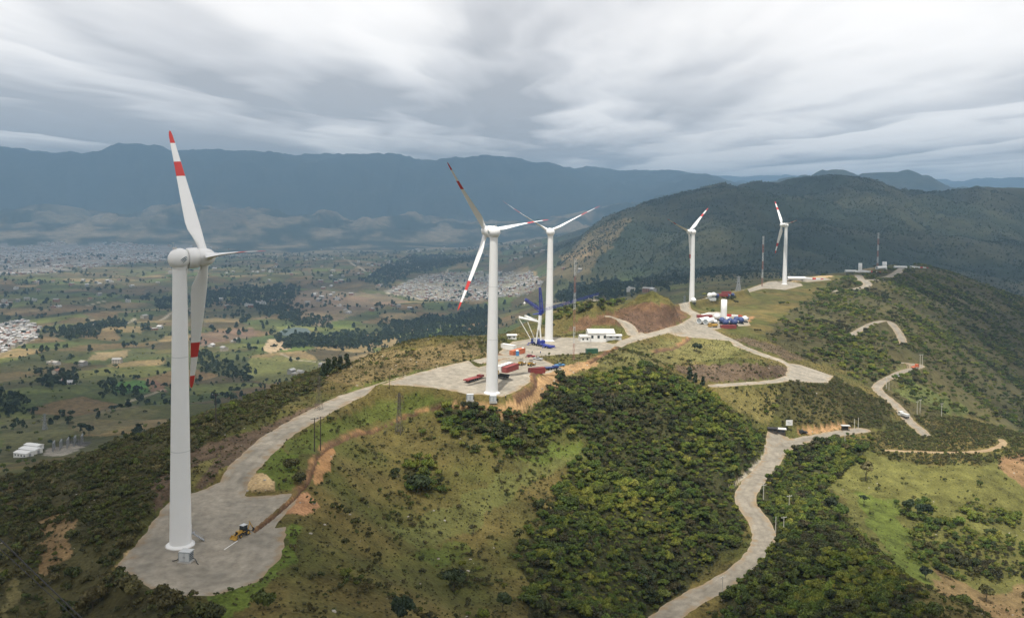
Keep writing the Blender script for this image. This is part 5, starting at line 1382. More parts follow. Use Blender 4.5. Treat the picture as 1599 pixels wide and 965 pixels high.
container(gp(1134, 459.5, 700, 1200), R(14), CRED, 'red container beyond the stub, upper right one', 9, False)
truck(gp(1113, 511, 540, 760), R(200), YEL, YEL, 'bright yellow truck parked by the white tubes at the stub', 7, 'box')
container(gp(1110, 469.5, 700, 1000), R(5), LGREY, 'grey open crate below the white nacelles beyond the stub', 9, False)
# people
def person(px, py, top, legs, label, ang=0, dmin=250, dmax=460):
    b = gp(px, py, dmin, dmax)
    t = thing('person', label, 'person', b, R(ang))
    me = bpy.data.meshes.new('body'); bm = bmesh.new()
    J = {'pel': (0, 0, .95), 'chest': (0, 0, 1.35), 'neck': (0, 0, 1.52), 'head': (0, .01, 1.63), 'crown': (0, 0, 1.75), 'hl': (.1, 0, .9), 'kl': (.12, .03, .5), 'al': (.13, -.02, .08), 'tl': (.14, .14, .04), 'hr': (-.1, 0, .9), 'kr': (-.12, .06, .5), 'ar': (-.13, .02, .08), 'tr': (-.14, .18, .04),
         'sl': (.19, 0, 1.43), 'el': (.26, 0, 1.14), 'wl': (.25, .12, .9), 'fl': (.25, .16, .8), 'sr': (-.19, 0, 1.43), 'er': (-.27, 0, 1.14), 'wr': (-.26, .12, .9), 'fr': (-.26, .16, .8)}
    rad = {'pel': .15, 'chest': .17, 'neck': .06, 'head': .095, 'crown': .07, 'hl': .1, 'kl': .065, 'al': .05, 'tl': .04, 'sl': .08, 'el': .05, 'wl': .035, 'fl': .04}
    vs = {k: bm.verts.new(v) for k, v in J.items()}
    for a_, b_ in (('pel', 'chest'), ('chest', 'neck'), ('neck', 'head'), ('head', 'crown'), ('pel', 'hl'), ('hl', 'kl'), ('kl', 'al'), ('al', 'tl'), ('pel', 'hr'), ('hr', 'kr'), ('kr', 'ar'), ('ar', 'tr'), ('chest', 'sl'), ('sl', 'el'), ('el', 'wl'), ('wl', 'fl'), ('chest', 'sr'), ('sr', 'er'), ('er', 'wr'), ('wr', 'fr')):
        bm.edges.new((vs[a_], vs[b_]))
    order = list(J); bm.to_mesh(me); bm.free()
    o = bpy.data.objects.new('body', me); COL.objects.link(o); o.parent = t
    md = o.modifiers.new('skin', 'SKIN'); sv = me.skin_vertices[0].data
    for i, k in enumerate(order):
        r_ = rad.get(k, rad.get(k[0] + 'l', .08)); sv[i].radius = (r_, r_)
    sv[0].use_root = True
    o.modifiers.new('sub', 'SUBSURF').levels = 1
    me.materials.append(legs)
    v = MB(); v.lathe([(1.0, .18), (1.1, .2), (1.35, .225), (1.47, .17)], 'Z', 10); v.build('jacket', top, t)
    h = MB(); h.lathe([(1.67, .12), (1.74, .125), (1.82, .07), (1.84, .01)], 'Z', 10); h.build('helmet', WHITE2, t)
person(789.5, 624, DARK, DARK, 'person in dark clothes standing on the pad right of the cabinet')
person(831, 552.5, GREENP, DARK, 'person in dark green jacket walking behind the red car', 60, 380, 560)
person(844, 553, BLUE, DARK, 'person in blue jacket beside the crane outrigger', 30, 380, 560)
print('objects', time.time() - T0)

# ------------------------------------------------------------------ vegetation prototypes
def leaf_mat(name, stops, rough=.75):
    m, nt, b = nodes_of(name); N = nt.nodes.new; L = nt.links.new
    oi = N('ShaderNodeObjectInfo'); at_ = N('ShaderNodeAttribute'); at_.attribute_name = 'tone'
    r = N('ShaderNodeValToRGB'); cr = r.color_ramp
    cr.elements[0].position = 0; cr.elements[0].color = stops[0] + (1,); cr.elements[1].position = 1; cr.elements[1].color = stops[-1] + (1,)
    for i, c in enumerate(stops[1:-1]): e = cr.elements.new((i + 1) / (len(stops) - 1)); e.color = c + (1,)
    L(oi.outputs['Random'], r.inputs[0])
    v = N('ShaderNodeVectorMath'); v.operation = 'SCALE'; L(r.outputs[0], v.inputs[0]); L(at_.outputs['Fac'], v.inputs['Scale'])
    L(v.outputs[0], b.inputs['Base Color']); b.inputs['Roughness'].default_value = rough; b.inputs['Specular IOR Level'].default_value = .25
    return m
LEAF = leaf_mat('leaves', [(.040, .060, .012), (.078, .108, .017), (.052, .088, .015), (.140, .152, .022), (.056, .082, .020), (.084, .070, .026), (.084, .130, .017), (.034, .050, .014), (.100, .126, .020)])
LSCRUB = leaf_mat('scrub_leaves', [(.046, .050, .016), (.080, .070, .026), (.044, .058, .015), (.105, .088, .034), (.060, .078, .017), (.092, .102, .022)])
LPALE = leaf_mat('tuft_leaves', [(.10, .085, .035), (.07, .07, .03), (.12, .105, .04), (.055, .06, .022)])
LSUN = leaf_mat('sunlit_leaves', [(.110, .140, .020), (.150, .160, .024), (.090, .135, .018), (.180, .170, .030), (.120, .150, .022)])  # yellower leaf copy for sunlit patches; the sun is in the colour
LDUSK = leaf_mat('dusky_leaves', [(.034, .046, .016), (.060, .052, .024), (.040, .056, .016), (.075, .062, .028)])
LTREE = leaf_mat('tree_leaves', [(.024, .038, .018), (.034, .048, .020), (.046, .062, .022), (.030, .042, .022)])
BARK = mat('bark', (.085, .07, .055), .9, 0, .3, 3)
def crown_mb(seed, lobes, leaves, size, rx, rz, z0, shape='dome', core=True):
    """leaf faces spread over many uneven lobes"""
    rg = np.random.default_rng(seed); V = []; Fc = []; tone = []
    C = []
    for i in range(lobes):
        if shape == 'cone':
            t = (i + rg.random()) / lobes; rad = rx * (1 - t) * .75 + .03; an = rg.random() * 6.283
            C.append((math.cos(an) * rad * .6, math.sin(an) * rad * .6, z0 + t * rz * .95, max(.1, rad * .75)))
        else:
            an = rg.random() * 6.283; q = math.sqrt(rg.random()) * .72; h = math.sqrt(max(0, 1 - q * q))
            C.append((math.cos(an) * q * rx, math.sin(an) * q * rx, z0 + rz * (.25 + .62 * h * (.6 + .5 * rg.random())), rx * (.26 + .22 * rg.random())))
    per = leaves // lobes
    for (x, y, z, r) in C:
        tn = .62 + .75 * rg.random()
        D = rg.normal(size=(per, 3)); D /= np.linalg.norm(D, axis=1)[:, None]; D[:, 2] = np.where(D[:, 2] < -.35, -D[:, 2], D[:, 2])
        for d in D:
            rr_ = r * (.72 + .42 * rg.random()); c = np.array([x + d[0] * rr_, y + d[1] * rr_, z + d[2] * rr_ * .85])
            nrm = d + rg.normal(size=3) * .55; nrm /= np.linalg.norm(nrm)
            a = np.cross(nrm, rg.normal(size=3)); a /= np.linalg.norm(a) + 1e-9; b = np.cross(nrm, a)
            s1 = size * (.6 + .8 * rg.random()); s2 = s1 * (.45 + .4 * rg.random()); o = len(V)
            V += [c - a * s1, c - b * s2, c + a * s1, c + b * s2]; Fc.append((o, o + 1, o + 2, o + 3)); tone += [tn * (.8 + .4 * rg.random())] * 4
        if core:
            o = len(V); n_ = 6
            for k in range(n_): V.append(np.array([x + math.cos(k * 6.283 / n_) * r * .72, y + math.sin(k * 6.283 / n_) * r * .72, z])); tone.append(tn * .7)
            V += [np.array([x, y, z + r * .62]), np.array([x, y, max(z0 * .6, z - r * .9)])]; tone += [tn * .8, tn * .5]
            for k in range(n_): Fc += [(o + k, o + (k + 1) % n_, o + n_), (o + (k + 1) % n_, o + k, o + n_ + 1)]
    return V, Fc, tone
def crown_mesh(name, args, material, trunk=None):
    V, Fc, tone = crown_mb(*args)
    mi = [0] * len(Fc)
    if trunk:
        mb = MB(); trunk(mb); o = len(V); V = list(V) + [np.array(p) for p in mb.v]; Fc += [tuple(i + o for i in f) for f in mb.f]; tone += [1.0] * len(mb.v); mi += [1] * len(mb.f)
    me = bpy.data.meshes.new(name); me.from_pydata([tuple(p) for p in V], [], Fc)
    a = me.attributes.new('tone', 'FLOAT', 'POINT'); a.data.foreach_set('value', np.array(tone, np.float32))
    me.materials.append(material)
    if trunk: me.materials.append(BARK); me.polygons.foreach_set('material_index', mi)
    me.update(); return me
PROTO = bpy.data.collections.new('plant_shapes')
def proto_objs(prefix, meshes):
    c = bpy.data.collections.new(prefix)
    for i, me in enumerate(meshes):
        o = bpy.data.objects.new('%s_%02d' % (prefix, i), me); c.objects.link(o)
    return c
BUSH = [crown_mesh('shrub_leaves', (50 + i, 9 + i % 4, 430, .12, 1.0, 1.05 + .12 * (i % 3), .12), LEAF) for i in range(6)] + [crown_mesh('sunlit_shrub_leaves', (60 + i, 10 + i % 3, 430, .115, 1.0, 1.0 + .12 * (i % 3), .12), LSUN) for i in range(3)] + [crown_mesh('dusky_shrub_leaves', (65 + i, 9 + i % 3, 430, .12, 1.0, 1.05 + .15 * (i % 3), .12), LDUSK) for i in range(3)]
SCRB = [crown_mesh('scrub_leaves', (80 + i, 7 + i % 3, 240, .15, 1.0, .85 + .15 * (i % 3), .05), LSCRUB) for i in range(5)]
TUFT = [crown_mesh('tuft_leaves', (100 + i, 4, 60, .25, 1.0, .7, .02), LPALE) for i in range(3)]
def tr_(h, r): return lambda mb: (mb.tube((0, 0, -.5), (0, 0, h), r, r * .5, 6), mb.tube((0, 0, h * .6), (r * 3, r, h * 1.15), r * .5, r * .2, 5), mb.tube((0, 0, h * .7), (-r * 3, -r * 2, h * 1.2), r * .5, r * .2, 5))
TREE = [crown_mesh('tree_leaves', (120 + i, 8, 190, .22, .42, .85, .25, 'cone' if i % 2 else 'dome'), LTREE, tr_(.45, .03)) for i in range(6)]
CB, CS, CT, CTR = proto_objs('shrub_shape', BUSH), proto_objs('scrub_shape', SCRB), proto_objs('tuft_shape', TUFT), proto_objs('tree_shape', TREE)

def scatter(name, P, rot, sc, idx_, coll, label):
    me = bpy.data.meshes.new(name); me.vertices.add(len(P)); me.vertices.foreach_set('co', np.asarray(P, np.float32).ravel())
    a = me.attributes.new('rot', 'FLOAT_VECTOR', 'POINT'); a.data.foreach_set('vector', np.asarray(rot, np.float32).ravel())
    a = me.attributes.new('siz', 'FLOAT_VECTOR', 'POINT'); a.data.foreach_set('vector', np.asarray(sc, np.float32).ravel())
    a = me.attributes.new('pick', 'INT', 'POINT'); a.data.foreach_set('value', np.asarray(idx_, np.int32))
    o = bpy.data.objects.new(name, me); COL.objects.link(o)
    ng = bpy.data.node_groups.new(name + '_scatter', 'GeometryNodeTree')
    ng.interface.new_socket('Geometry', in_out='INPUT', socket_type='NodeSocketGeometry'); ng.interface.new_socket('Geometry', in_out='OUTPUT', socket_type='NodeSocketGeometry')
    N = ng.nodes.new; L = ng.links.new
    gi, go = N('NodeGroupInput'), N('NodeGroupOutput'); io = N('GeometryNodeInstanceOnPoints'); ci = N('GeometryNodeCollectionInfo')
    ci.inputs['Collection'].default_value = coll; ci.inputs['Separate Children'].default_value = True; ci.inputs['Reset Children'].default_value = True
    L(gi.outputs[0], io.inputs['Points']); L(ci.outputs[0], io.inputs['Instance']); io.inputs['Pick Instance'].default_value = True
    for nm_, ty, so_ in (('rot', 'FLOAT_VECTOR', 'Rotation'), ('siz', 'FLOAT_VECTOR', 'Scale'), ('pick', 'INT', 'Instance Index')):
        na_ = N('GeometryNodeInputNamedAttribute'); na_.data_type = ty; na_.inputs['Name'].default_value = nm_
        L(na_.outputs[0], io.inputs[so_])
    L(io.outputs[0], go.inputs[0])
    md = o.modifiers.new('scatter', 'NODES'); md.node_group = ng
    o['kind'] = 'stuff'; o['label'] = label
    return o

# where plants may stand
dA = np.gradient(AZ)[:, None]; dL = np.gradient(LR)[None, :]
AREA = RR * dA * RR * dL
INV = FRONT & (PX > -70) & (PX < 1670) & (PY > 200) & (PY < 1020)
ROADM = np.maximum(np.maximum(MASK['service_road'], MASK['main_road']), MASK['dirt_track'])
for (I, d, d2, wd_, sw_) in TRENCHC:
    ROADM[I] = np.maximum(ROADM[I], np.where(np.minimum(d, d2) < 2.2, 1, -99))
BARE = np.zeros(X.shape)
for q in (32, 33, 34, 35, 36, 37, 38, 39, 40, 41, 42, 43, 44, 45, 46, 47): 
    if q < len(LAY): BARE = np.maximum(BARE, region(LAY[q][0], LAY[q][1], LAY[q][2], LAY[q][4], 100 + q * 3, max(6, LAY[q][4] * 3.5)))
REGC = {}
def reg(k, jit=None):
    if (k, jit) not in REGC: REGC[(k, jit)] = reg_(k, jit)
    return REGC[(k, jit)]
def reg_(k, jit=None): L_ = LAY[k]; return region(L_[0], L_[1], L_[2], L_[4] if jit is None else jit, 100 + k * 3, max(6, L_[4] * 3.5))
def sample(dens, clear=1.2, cap=None):
    lam = np.where(INV & (ROADM < -clear), dens * AREA, 0)
    if cap is not None and lam.sum() > cap: lam = lam * cap / lam.sum()
    cnt = RNG.poisson(lam); ii = np.repeat(np.arange(cnt.size), cnt.ravel())
    a = AA.ravel()[ii] + (RNG.random(len(ii)) - .5) * np.broadcast_to(dA, AA.shape).ravel()[ii]; l = LL.ravel()[ii] + (RNG.random(len(ii)) - .5) * np.broadcast_to(dL, AA.shape).ravel()[ii]
    r = np.exp(l); x, y = r * np.sin(a), r * np.cos(a); z = grid_lookup(Z, AZ, LR, a, l)
    return np.stack([x, y, z], -1)
def visible(P, lift=1.0):
    Q_ = P + np.array([0, 0, lift]); px, py = proj(Q_)
    ok = (px > 4) & (px < 1595) & (py > 4) & (py < 961)
    hit = np.zeros(len(P), bool); I = np.where(ok)[0]
    for k in range(0, len(I), 400):
        j = I[k:k + 400]; c = cast(px[j], py[j], 60, 6000, Z, 700)
        hit[j] = c[:, 1] > P[j, 1] * .97 - 2
    return hit
def rnd_rot(n_): return np.stack([(RNG.random(n_) - .5) * .25, (RNG.random(n_) - .5) * .25, RNG.random(n_) * 6.283], -1)

BOWLN = sstep(.05, .4, fbm(X, Y, 22, 4, 402)); PATCH = sstep(-.22, .1, fbm(X, Y, 13, 4, 405)); PATCH2 = sstep(-.35, .05, fbm(X, Y, 30, 4, 408))
PATCH3 = sstep(-.18, .25, fbm(X, Y, 75, 5, 412) + .25 * fbm(X, Y, 18, 3, 413))
forest = np.maximum(reg(4, 7), reg(5, 5))
TALL = fbm(X, Y, 26, 3, 415)
flank = reg(6); knob = reg(7)
knoll = region([(1345, 690), (1400, 660), (1440, 650), (1520, 655), (1620, 685), (1620, 712), (1500, 728), (1440, 730), (1370, 712)], 400, 560, 3, 500)
clump = np.maximum(region([(1425, 870), (1430, 820), (1470, 805), (1530, 830), (1599, 840), (1640, 830), (1640, 900), (1560, 905), (1500, 905), (1450, 890)], 290, 450, 4, 510),
                   region([(1505, 795), (1530, 788), (1599, 812), (1590, 825), (1540, 820), (1512, 810)], 290, 450, 2, 512))
clump = np.maximum(clump, region([(1402, 785), (1440, 778), (1460, 800), (1440, 815), (1408, 808)], 290, 450, 2, 514))
bowlclump = np.maximum(region([(690, 642), (760, 640), (850, 640), (870, 600), (930, 640), (935, 690), (870, 690), (780, 735), (720, 700), (690, 665)], 250, 440, 3, 520), region([(630, 725), (660, 715), (700, 750), (690, 785), (640, 775)], 220, 360, 3, 522))
leftb = reg(0)
MEAD = region([(1285, 745), (1350, 712), (1450, 728), (1599, 722), (1640, 800), (1640, 980), (1480, 980), (1400, 890), (1330, 815)], 290, 450, 3, 540)
shrubs = []   # (points, size range, mesh set)
P1 = sample(forest * .52 * (.6 + .4 * sstep(-.45, -.05, fbm(X, Y, 17, 3, 416))) + clump * .2 + bowlclump * .17 * PATCH2 + .012 * BOWLN * (RR < 480) * (1 - BARE) * (1 - .8 * MEAD)); S1 = (.65 + 1.5 * RNG.random(len(P1)) ** 2.2) * (1 + .45 * np.clip(fbm(P1[:, 0], P1[:, 1], 24, 3, 415) * 2, -.8, 1))
P2 = sample(flank * .11 * (.12 + .88 * PATCH3), cap=36000); S2 = .8 + 1.7 * RNG.random(len(P2)) ** 1.7
P3 = sample((leftb * .62 * (.06 + .94 * PATCH * sstep(-.3, .1, fbm(X, Y, 34, 3, 418))) * (1 - .8 * np.maximum(reg(1), reg(3))) + knob * .42 * (.5 + .5 * PATCH) + knoll * .38 + .045 * PATCH * (RR < 520) + .16 * BOWLN * (RR < 520) * (1 - forest)) * (1 - BARE * .9) * (1 - .85 * MEAD)); S3 = .4 + .85 * RNG.random(len(P3)) ** 1.4
P3b = sample(leftb * .075 * PATCH2 * sstep(-.35, .1, fbm(X, Y, 20, 3, 419)) * (1 - .7 * np.maximum(reg(1), reg(3)))); S3b = 1.0 + 1.5 * RNG.random(len(P3b)) ** 1.8
P4 = sample((RR < 620) * .26 * (1 - BARE) * (1 - forest) * (1 - .8 * MEAD), .2, 52000); S4 = .16 + .3 * RNG.random(len(P4))
P5 = sample(((RR > 900) & (RR < 2000)) * flank * .0 + (RR < 1900) * (RR > 620) * (1 - flank) * .004 * BOWLN + region([(840, 520), (880, 500), (960, 480), (980, 470), (940, 470), (860, 490)], 540, 900, 4, 530) * .06, 1.2, 6000); S5 = 1.2 + 1.6 * RNG.random(len(P5))
# individual shrubs: the largest ones in view
AllP = np.concatenate([P1, P3b]); AllS = np.concatenate([S1, S3b]); kindA = np.concatenate([np.zeros(len(P1), int), np.ones(len(P3b), int)])
pix = AllS / AllP[:, 1]; order = np.argsort(-pix)[:1500]
vis = visible(AllP[order], 1.0); pick = order[vis][:285]
taken = np.zeros(len(AllP), bool); taken[pick] = True
px_, py_ = proj(AllP)
SHL = [('dark scrubby shrub on the slope left of the nearest turbine', 'shrubs on the left slope'), ('dense green shrub in the thicket covering the central spur', 'shrubs of the central thicket'),
       ('dense green shrub on the wooded spur right of the lower road', 'shrubs of the right spur'), ('green shrub growing in the sunny meadow at the lower right', 'shrubs of the right meadow'), ('shrub dotted about the open grassy hollow below the road', 'shrubs of the grassy hollow')]
infor = grid_lookup(forest, AZ, LR, np.arctan2(AllP[:, 0], AllP[:, 1]), .5 * np.log(AllP[:, 0] ** 2 + AllP[:, 1] ** 2)) > .5
PLACE = [('by the yellow backhoe', 382, 826), ('at the left rim of the pad', 205, 850), ('below the nearest gravel pad', 280, 945), ('by the black cables in the corner', 60, 900), ('on the bare tan patch', 85, 850), ('under the crest at the far left', 40, 745), ('under the left crest', 170, 720),
         ('near the dark stone bank', 330, 700), ('under the lattice pylon', 623, 690), ('by the timber pole pair', 480, 720), ('below the cabinets of the second turbine', 770, 660), ('near the sandy scar', 950, 610), ('along the top of the spur', 1040, 600), ('at the spur end above the kiosk', 1170, 680),
         ('above the inner road bend', 1130, 760), ('at the left edge of the thicket', 850, 800), ('in the middle of the thicket', 980, 740), ('low in the thicket', 960, 880), ('at the bottom edge', 930, 950), ('just left of the lower road', 1110, 870), ('by the lower road pole', 1130, 940), ('right of the lowest road stretch', 1180, 930),
         ('by the short pole on the spur', 1215, 835), ('on the crest of the right spur', 1330, 850), ('low on the right spur', 1300, 930), ('at the tip of the right spur', 1430, 950), ('by the bus shelter', 1320, 700), ('in the meadow clump', 1500, 860), ('at the right edge of the meadow', 1590, 850), ('below the meadow clump', 1480, 930), ('halfway down the right spur', 1240, 880), ('near the pale pole in bushes', 1195, 780)]
def shrub_label(c_, x, y, sz):
    w = ('small', 'middling', 'big', 'very big')[int(min(3, max(0, (sz - .9) / .42)))]
    n_ = min(PLACE, key=lambda q: (q[1] - x) ** 2 + (q[2] - y) ** 2)[0]
    base = ('dark scrubby shrub', 'green thicket shrub', 'green spur shrub', 'meadow shrub', 'shrub in the grassy hollow')[c_]
    return '%s %s %s' % (w, base, n_)
def bush_pick(P):
    n_ = len(P); v = fbm(P[:, 0], P[:, 1], 42, 4, 450) + .22 * RNG.normal(size=n_)
    return np.where(v > .22, 6 + RNG.integers(0, 3, n_), np.where(v < -.24, 9 + RNG.integers(0, 3, n_), RNG.integers(0, 6, n_)))  # noise decides where the sunlit-coloured shrubs cluster
BPK = bush_pick(AllP)
for j in pick:
    me = (BUSH[BPK[j]] if kindA[j] == 0 else SCRB[j % 5]); o = bpy.data.objects.new('shrub', me); COL.objects.link(o)
    o.location = AllP[j]; sc_ = AllS[j]; o.scale = (sc_, sc_, sc_ * (.8 + .35 * random.random())); o.rotation_euler = (0, 0, random.random() * 6.28)
    if px_[j] < 460 and (kindA[j] == 1 or px_[j] < 300): c_ = 0
    elif infor[j] and px_[j] < 1190 and not (px_[j] > 1100 and py_[j] > 900): c_ = 1
    elif infor[j]: c_ = 2
    elif px_[j] > 1190: c_ = 3
    else: c_ = 4
    tag(o, shrub_label(c_, px_[j], py_[j], sc_), 'shrub', SHL[c_][1])
def put(name, P, S, coll, nset, label, zr=(.8, 1.2)):
    n_ = len(P); sc_ = np.stack([S * (.85 + .3 * RNG.random(n_)), S * (.85 + .3 * RNG.random(n_)), S * (zr[0] + (zr[1] - zr[0]) * RNG.random(n_))], -1)
    ix_ = RNG.integers(0, nset, n_)
    if coll is CB: ix_ = bush_pick(P)
    scatter(name, P, rnd_rot(n_), sc_, ix_, coll, label)
k1 = ~taken[:len(P1)]; k3 = ~taken[len(P1):]
put('thicket', P1[k1], S1[k1], CB, 6, 'dense green thicket of shrubs covering the spurs and hollows', (.75, 1.35))
put('hillside_bushes', np.concatenate([P2, P5]), np.concatenate([S2, S5]), CB, 6, 'dark green bushes covering the far side of the ridge')
put('low_scrub', np.concatenate([P3, P3b[k3]]), np.concatenate([S3, S3b[k3]]), CS, 5, 'low dark scrub spread over the near slopes')
put('grass_tufts', P4, S4, CT, 3, 'dry grass tufts scattered over the slopes')
print('plants', len(P1), len(P2), len(P3), len(P3b), len(P4), len(P5), time.time() - T0)

def stone_mesh(k):
    bm = bmesh.new(); bmesh.ops.create_icosphere(bm, subdivisions=1, radius=1); rg = random.Random(k)
    for v in bm.verts: v.co *= rg.uniform(.7, 1.15); v.co.z *= .65
    me = bpy.data.meshes.new('stone'); bm.to_mesh(me); bm.free(); me.materials.append(mat('pale_stone', (.34, .31, .26), .9, 0, .3, 2)); return me
CST = proto_objs('stone_shape', [stone_mesh(k) for k in range(4)])
P8 = sample((RR < 560) * (1 - forest) * (.004 + .02 * sstep(.15, .5, fbm(X, Y, 18, 3, 460))) + BARE * .05 * (RR < 520), .3, 3500); S8 = .12 + .5 * RNG.random(len(P8)) ** 3
n8 = len(P8); scatter('scattered_stones', P8, rnd_rot(n8) * 3, np.stack([S8 * (.8 + .5 * RNG.random(n8)), S8, S8], -1), RNG.integers(0, 4, n8), CST, 'pale stones strewn over the slopes and bare cuts')
# valley and mountain trees
hed = (1 - sstep(3, 9, EDGE)) * sstep(-.15, .25, fbm(X, Y, 330, 3, 420))
woods = np.zeros(X.shape)
for k, (poly, a, b) in enumerate([([(590, 500), (640, 505), (700, 492), (765, 480), (765, 525), (700, 530), (640, 548), (600, 530)], 1300, 3400), ([(310, 455), (470, 448), (455, 475), (310, 480)], 1600, 4500), ([(395, 480), (440, 480), (515, 500), (520, 515), (470, 510), (420, 495)], 1400, 3600),
        ([(300, 560), (330, 558), (395, 580), (390, 596), (330, 590)], 1100, 2600), ([(-20, 620), (30, 618), (52, 640), (45, 652), (-20, 650)], 800, 1800), ([(55, 580), (85, 572), (82, 610), (60, 606)], 900, 2200), ([(85, 592), (120, 568), (118, 598), (92, 606)], 900, 2200), ([(158, 600), (190, 580), (186, 612), (165, 615)], 900, 2200),
        ([(430, 525), (500, 525), (560, 520), (605, 530), (590, 542), (500, 547), (440, 546)], 1200, 3000), ([(240, 470), (330, 455), (335, 470), (250, 486)], 1600, 4200), ([(870, 440), (960, 440), (1000, 462), (930, 470), (870, 472)], 1200, 3000), ([(80, 520), (180, 498), (205, 508), (120, 532)], 1400, 3600), ([(170, 618), (232, 610), (232, 622), (175, 626)], 900, 2000), ([(560, 440), (640, 400), (760, 400), (700, 418), (640, 430), (600, 450)], 2800, 7000)]):
    woods = np.maximum(woods, region(poly, a, b, 14, 600 + 3 * k, 60))
vd = ((RR > 800) & (RR < 7500) & (Z < -170)).astype(float)
P6 = sample(vd * (hed * .010 + .0012 * sstep(-.1, .5, fbm(X, Y, 150, 4, 430)) + woods * .022 * sstep(-.4, .15, fbm(X, Y, 70, 3, 440))) / (1 + (RR / 2600) ** 2), 1, 30000); H6 = (3.5 + 7.5 * RNG.random(len(P6)) ** 2.4) * (1 + P6[:, 1] / 9000) * np.where(P6[:, 1] < 1700, .78, 1)
mdn = ((RR > 1900) & (RR < 4300) & (Z > -230) & (X > 100)).astype(float) * (.25 + sstep(-.1, .4, fbm(X, Y, 160, 4, 95)))
P7 = sample(mdn * .012, 1, 26000); H7 = 2.6 + 3.6 * RNG.random(len(P7)) ** 1.8
def put_tree(name, P, H, label):
    n_ = len(P); sc_ = np.stack([H * (.75 + .5 * RNG.random(n_)), H * (.75 + .5 * RNG.random(n_)), H], -1)
    scatter(name, P, rnd_rot(n_) * np.array([.3, .3, 1]), sc_, RNG.integers(0, 6, n_), CTR, label)
put_tree('valley_trees', P6, H6, 'dark trees in rows and small woods over the valley floor')
put_tree('mountain_forest', P7, H7, 'dark forest cover on the large mountain at right')

# individual trees
def tree(px, py, h, w, label, dmin=150, dmax=1000, shape='dome', material=None, seed=1, sparse=False, group=None, dense=700):
    b = gp(px, py, dmin, dmax); t = thing('tree', label, 'tree', b, random.random() * 6, group)
    V, Fc, tone = crown_mb(seed, 10 if not sparse else 7, dense if not sparse else 170, .10 if shape == 'dome' else .12, w / h * .5, .78 if shape == 'dome' else .9, .22 if shape == 'dome' else .08, shape, not sparse)
    me = bpy.data.meshes.new('crown'); me.from_pydata([tuple(np.array(p) * h) for p in V], [], Fc); a = me.attributes.new('tone', 'FLOAT', 'POINT'); a.data.foreach_set('value', np.array(tone, np.float32)); me.materials.append(material or LTREE)
    o = bpy.data.objects.new('crown', me); COL.objects.link(o); o.parent = t
    k = MB(); k.tube((0, 0, -.5), (0, 0, h * .5), h * .03, h * .018, 7)
    for an in (0, 2.1, 4.2): k.tube((0, 0, h * .3), (math.cos(an) * w * .3, math.sin(an) * w * .3, h * .65), h * .014, h * .006, 5)
    k.build('trunk', BARK, t)
tree(709, 922, 5.2, 6.6, 'round dark bushy tree alone on the grass at the bottom centre', 150, 330, seed=201, dense=1300)
tree(629, 972, 4.4, 6.0, 'dark round tree cut by the bottom edge of the picture', 130, 300, seed=202, dense=1100)
tree(811, 850, 5.0, 3.6, 'thin sparse tree at the edge of the thicket', 200, 360, seed=203, sparse=True, material=LSCRUB)
tree(739, 835, 3.6, 2.6, 'small sparse tree in the middle of the hollow', 200, 360, seed=204, sparse=True, material=LSCRUB)
tree(785, 955, 4.6, 4.8, 'dark tree at the lower end of the hollow', 150, 320, seed=205, material=LTREE)
tree(1311, 815, 6.5, 6.0, 'bright green tree beside the spur at the meadow edge', 250, 440, seed=206, material=LEAF)
tree(1296, 800, 6.0, 5.5, 'grey green tree beside the bright one at the meadow edge', 250, 440, seed=207)
tree(1352, 750, 8.5, 7.0, 'tall dark tree at the top of the meadow', 330, 440, seed=208, sparse=True, material=LSCRUB)
tree(1418, 806, 7.0, 5.0, 'tall dark tree left of the meadow clump', 290, 440, seed=209)
tree(1444, 812, 6.5, 6.5, 'round dark tree at the tip of the meadow clump', 290, 440, seed=210)
tree(1349, 790, 4.6, 4.0, 'small dark tree alone on the upper meadow', 290, 440, seed=211, sparse=True)
tree(1540, 938, 5.2, 5.0, 'round olive tree on the brown ground at lower right', 250, 400, seed=212, material=LSCRUB)
tree(1502, 955, 5.2, 6.0, 'greyish sparse tree near the bottom right corner', 250, 400, seed=213, material=LSCRUB)
tree(1445, 905, 4.2, 4.4, 'dark shrub like tree below the meadow clump', 250, 400, seed=214)
tree(1484, 905, 3.2, 3.0, 'small dark tree on the brown slope below the clump', 250, 400, seed=215)
tree(1088, 549, 4.6, 7.5, 'round dark bush alone on the grass below the stub pad', 400, 640, seed=216, dense=900)
tree(654, 770, 5.5, 7.5, 'large dark bushy tree on the left side of the hollow', 220, 380, seed=217, dense=1100)
for i, (px, py, h, w, lab) in enumerate(((205, 935, 4.0, 6.5, 'broad dark bush just below the left rim of the nearest pad'), (262, 958, 3.6, 6.5, 'broad dark bush below the nearest pad, by the bottom edge'), (145, 950, 3.8, 6, 'broad dark bush right of the black cables'), (330, 975, 3.4, 6, 'dark bush on the bottom edge beside the bright grass'), (412, 950, 3.0, 5, 'dark bush right of the bright grass strip at the bottom'), (60, 800, 3.0, 5, 'dark bush on the far left slope above the tan patch'), (455, 735, 2.8, 5.5, 'dark bush left of the timber poles'), (470, 755, 2.6, 5, 'lower dark bush left of the timber poles'))):
    tree(px, py, h, w, lab, 120, 340, seed=260 + i, material=LSCRUB, dense=1000)
for i, (px, py, h) in enumerate(((541, 574, 6.5), (531, 577, 6.0), (522, 581, 6.8), (512, 584, 7.0), (505, 588, 6.0), (1077, 592, 6.5), (1086, 597, 5), (1097, 601, 4.5))):
    tree(px, py, h, h * .55, ('%s of the small dark conifers on the crest above the fields' % ('rightmost', 'second from right', 'middle one', 'second from left', 'leftmost')[i]) if i < 5 else ('%s small conifer at the foot of the dark stone bank' % ('left', 'middle', 'right')[i - 5]), 330, 620, 'cone', LTREE, 230 + i, False, 'small conifers', 420)
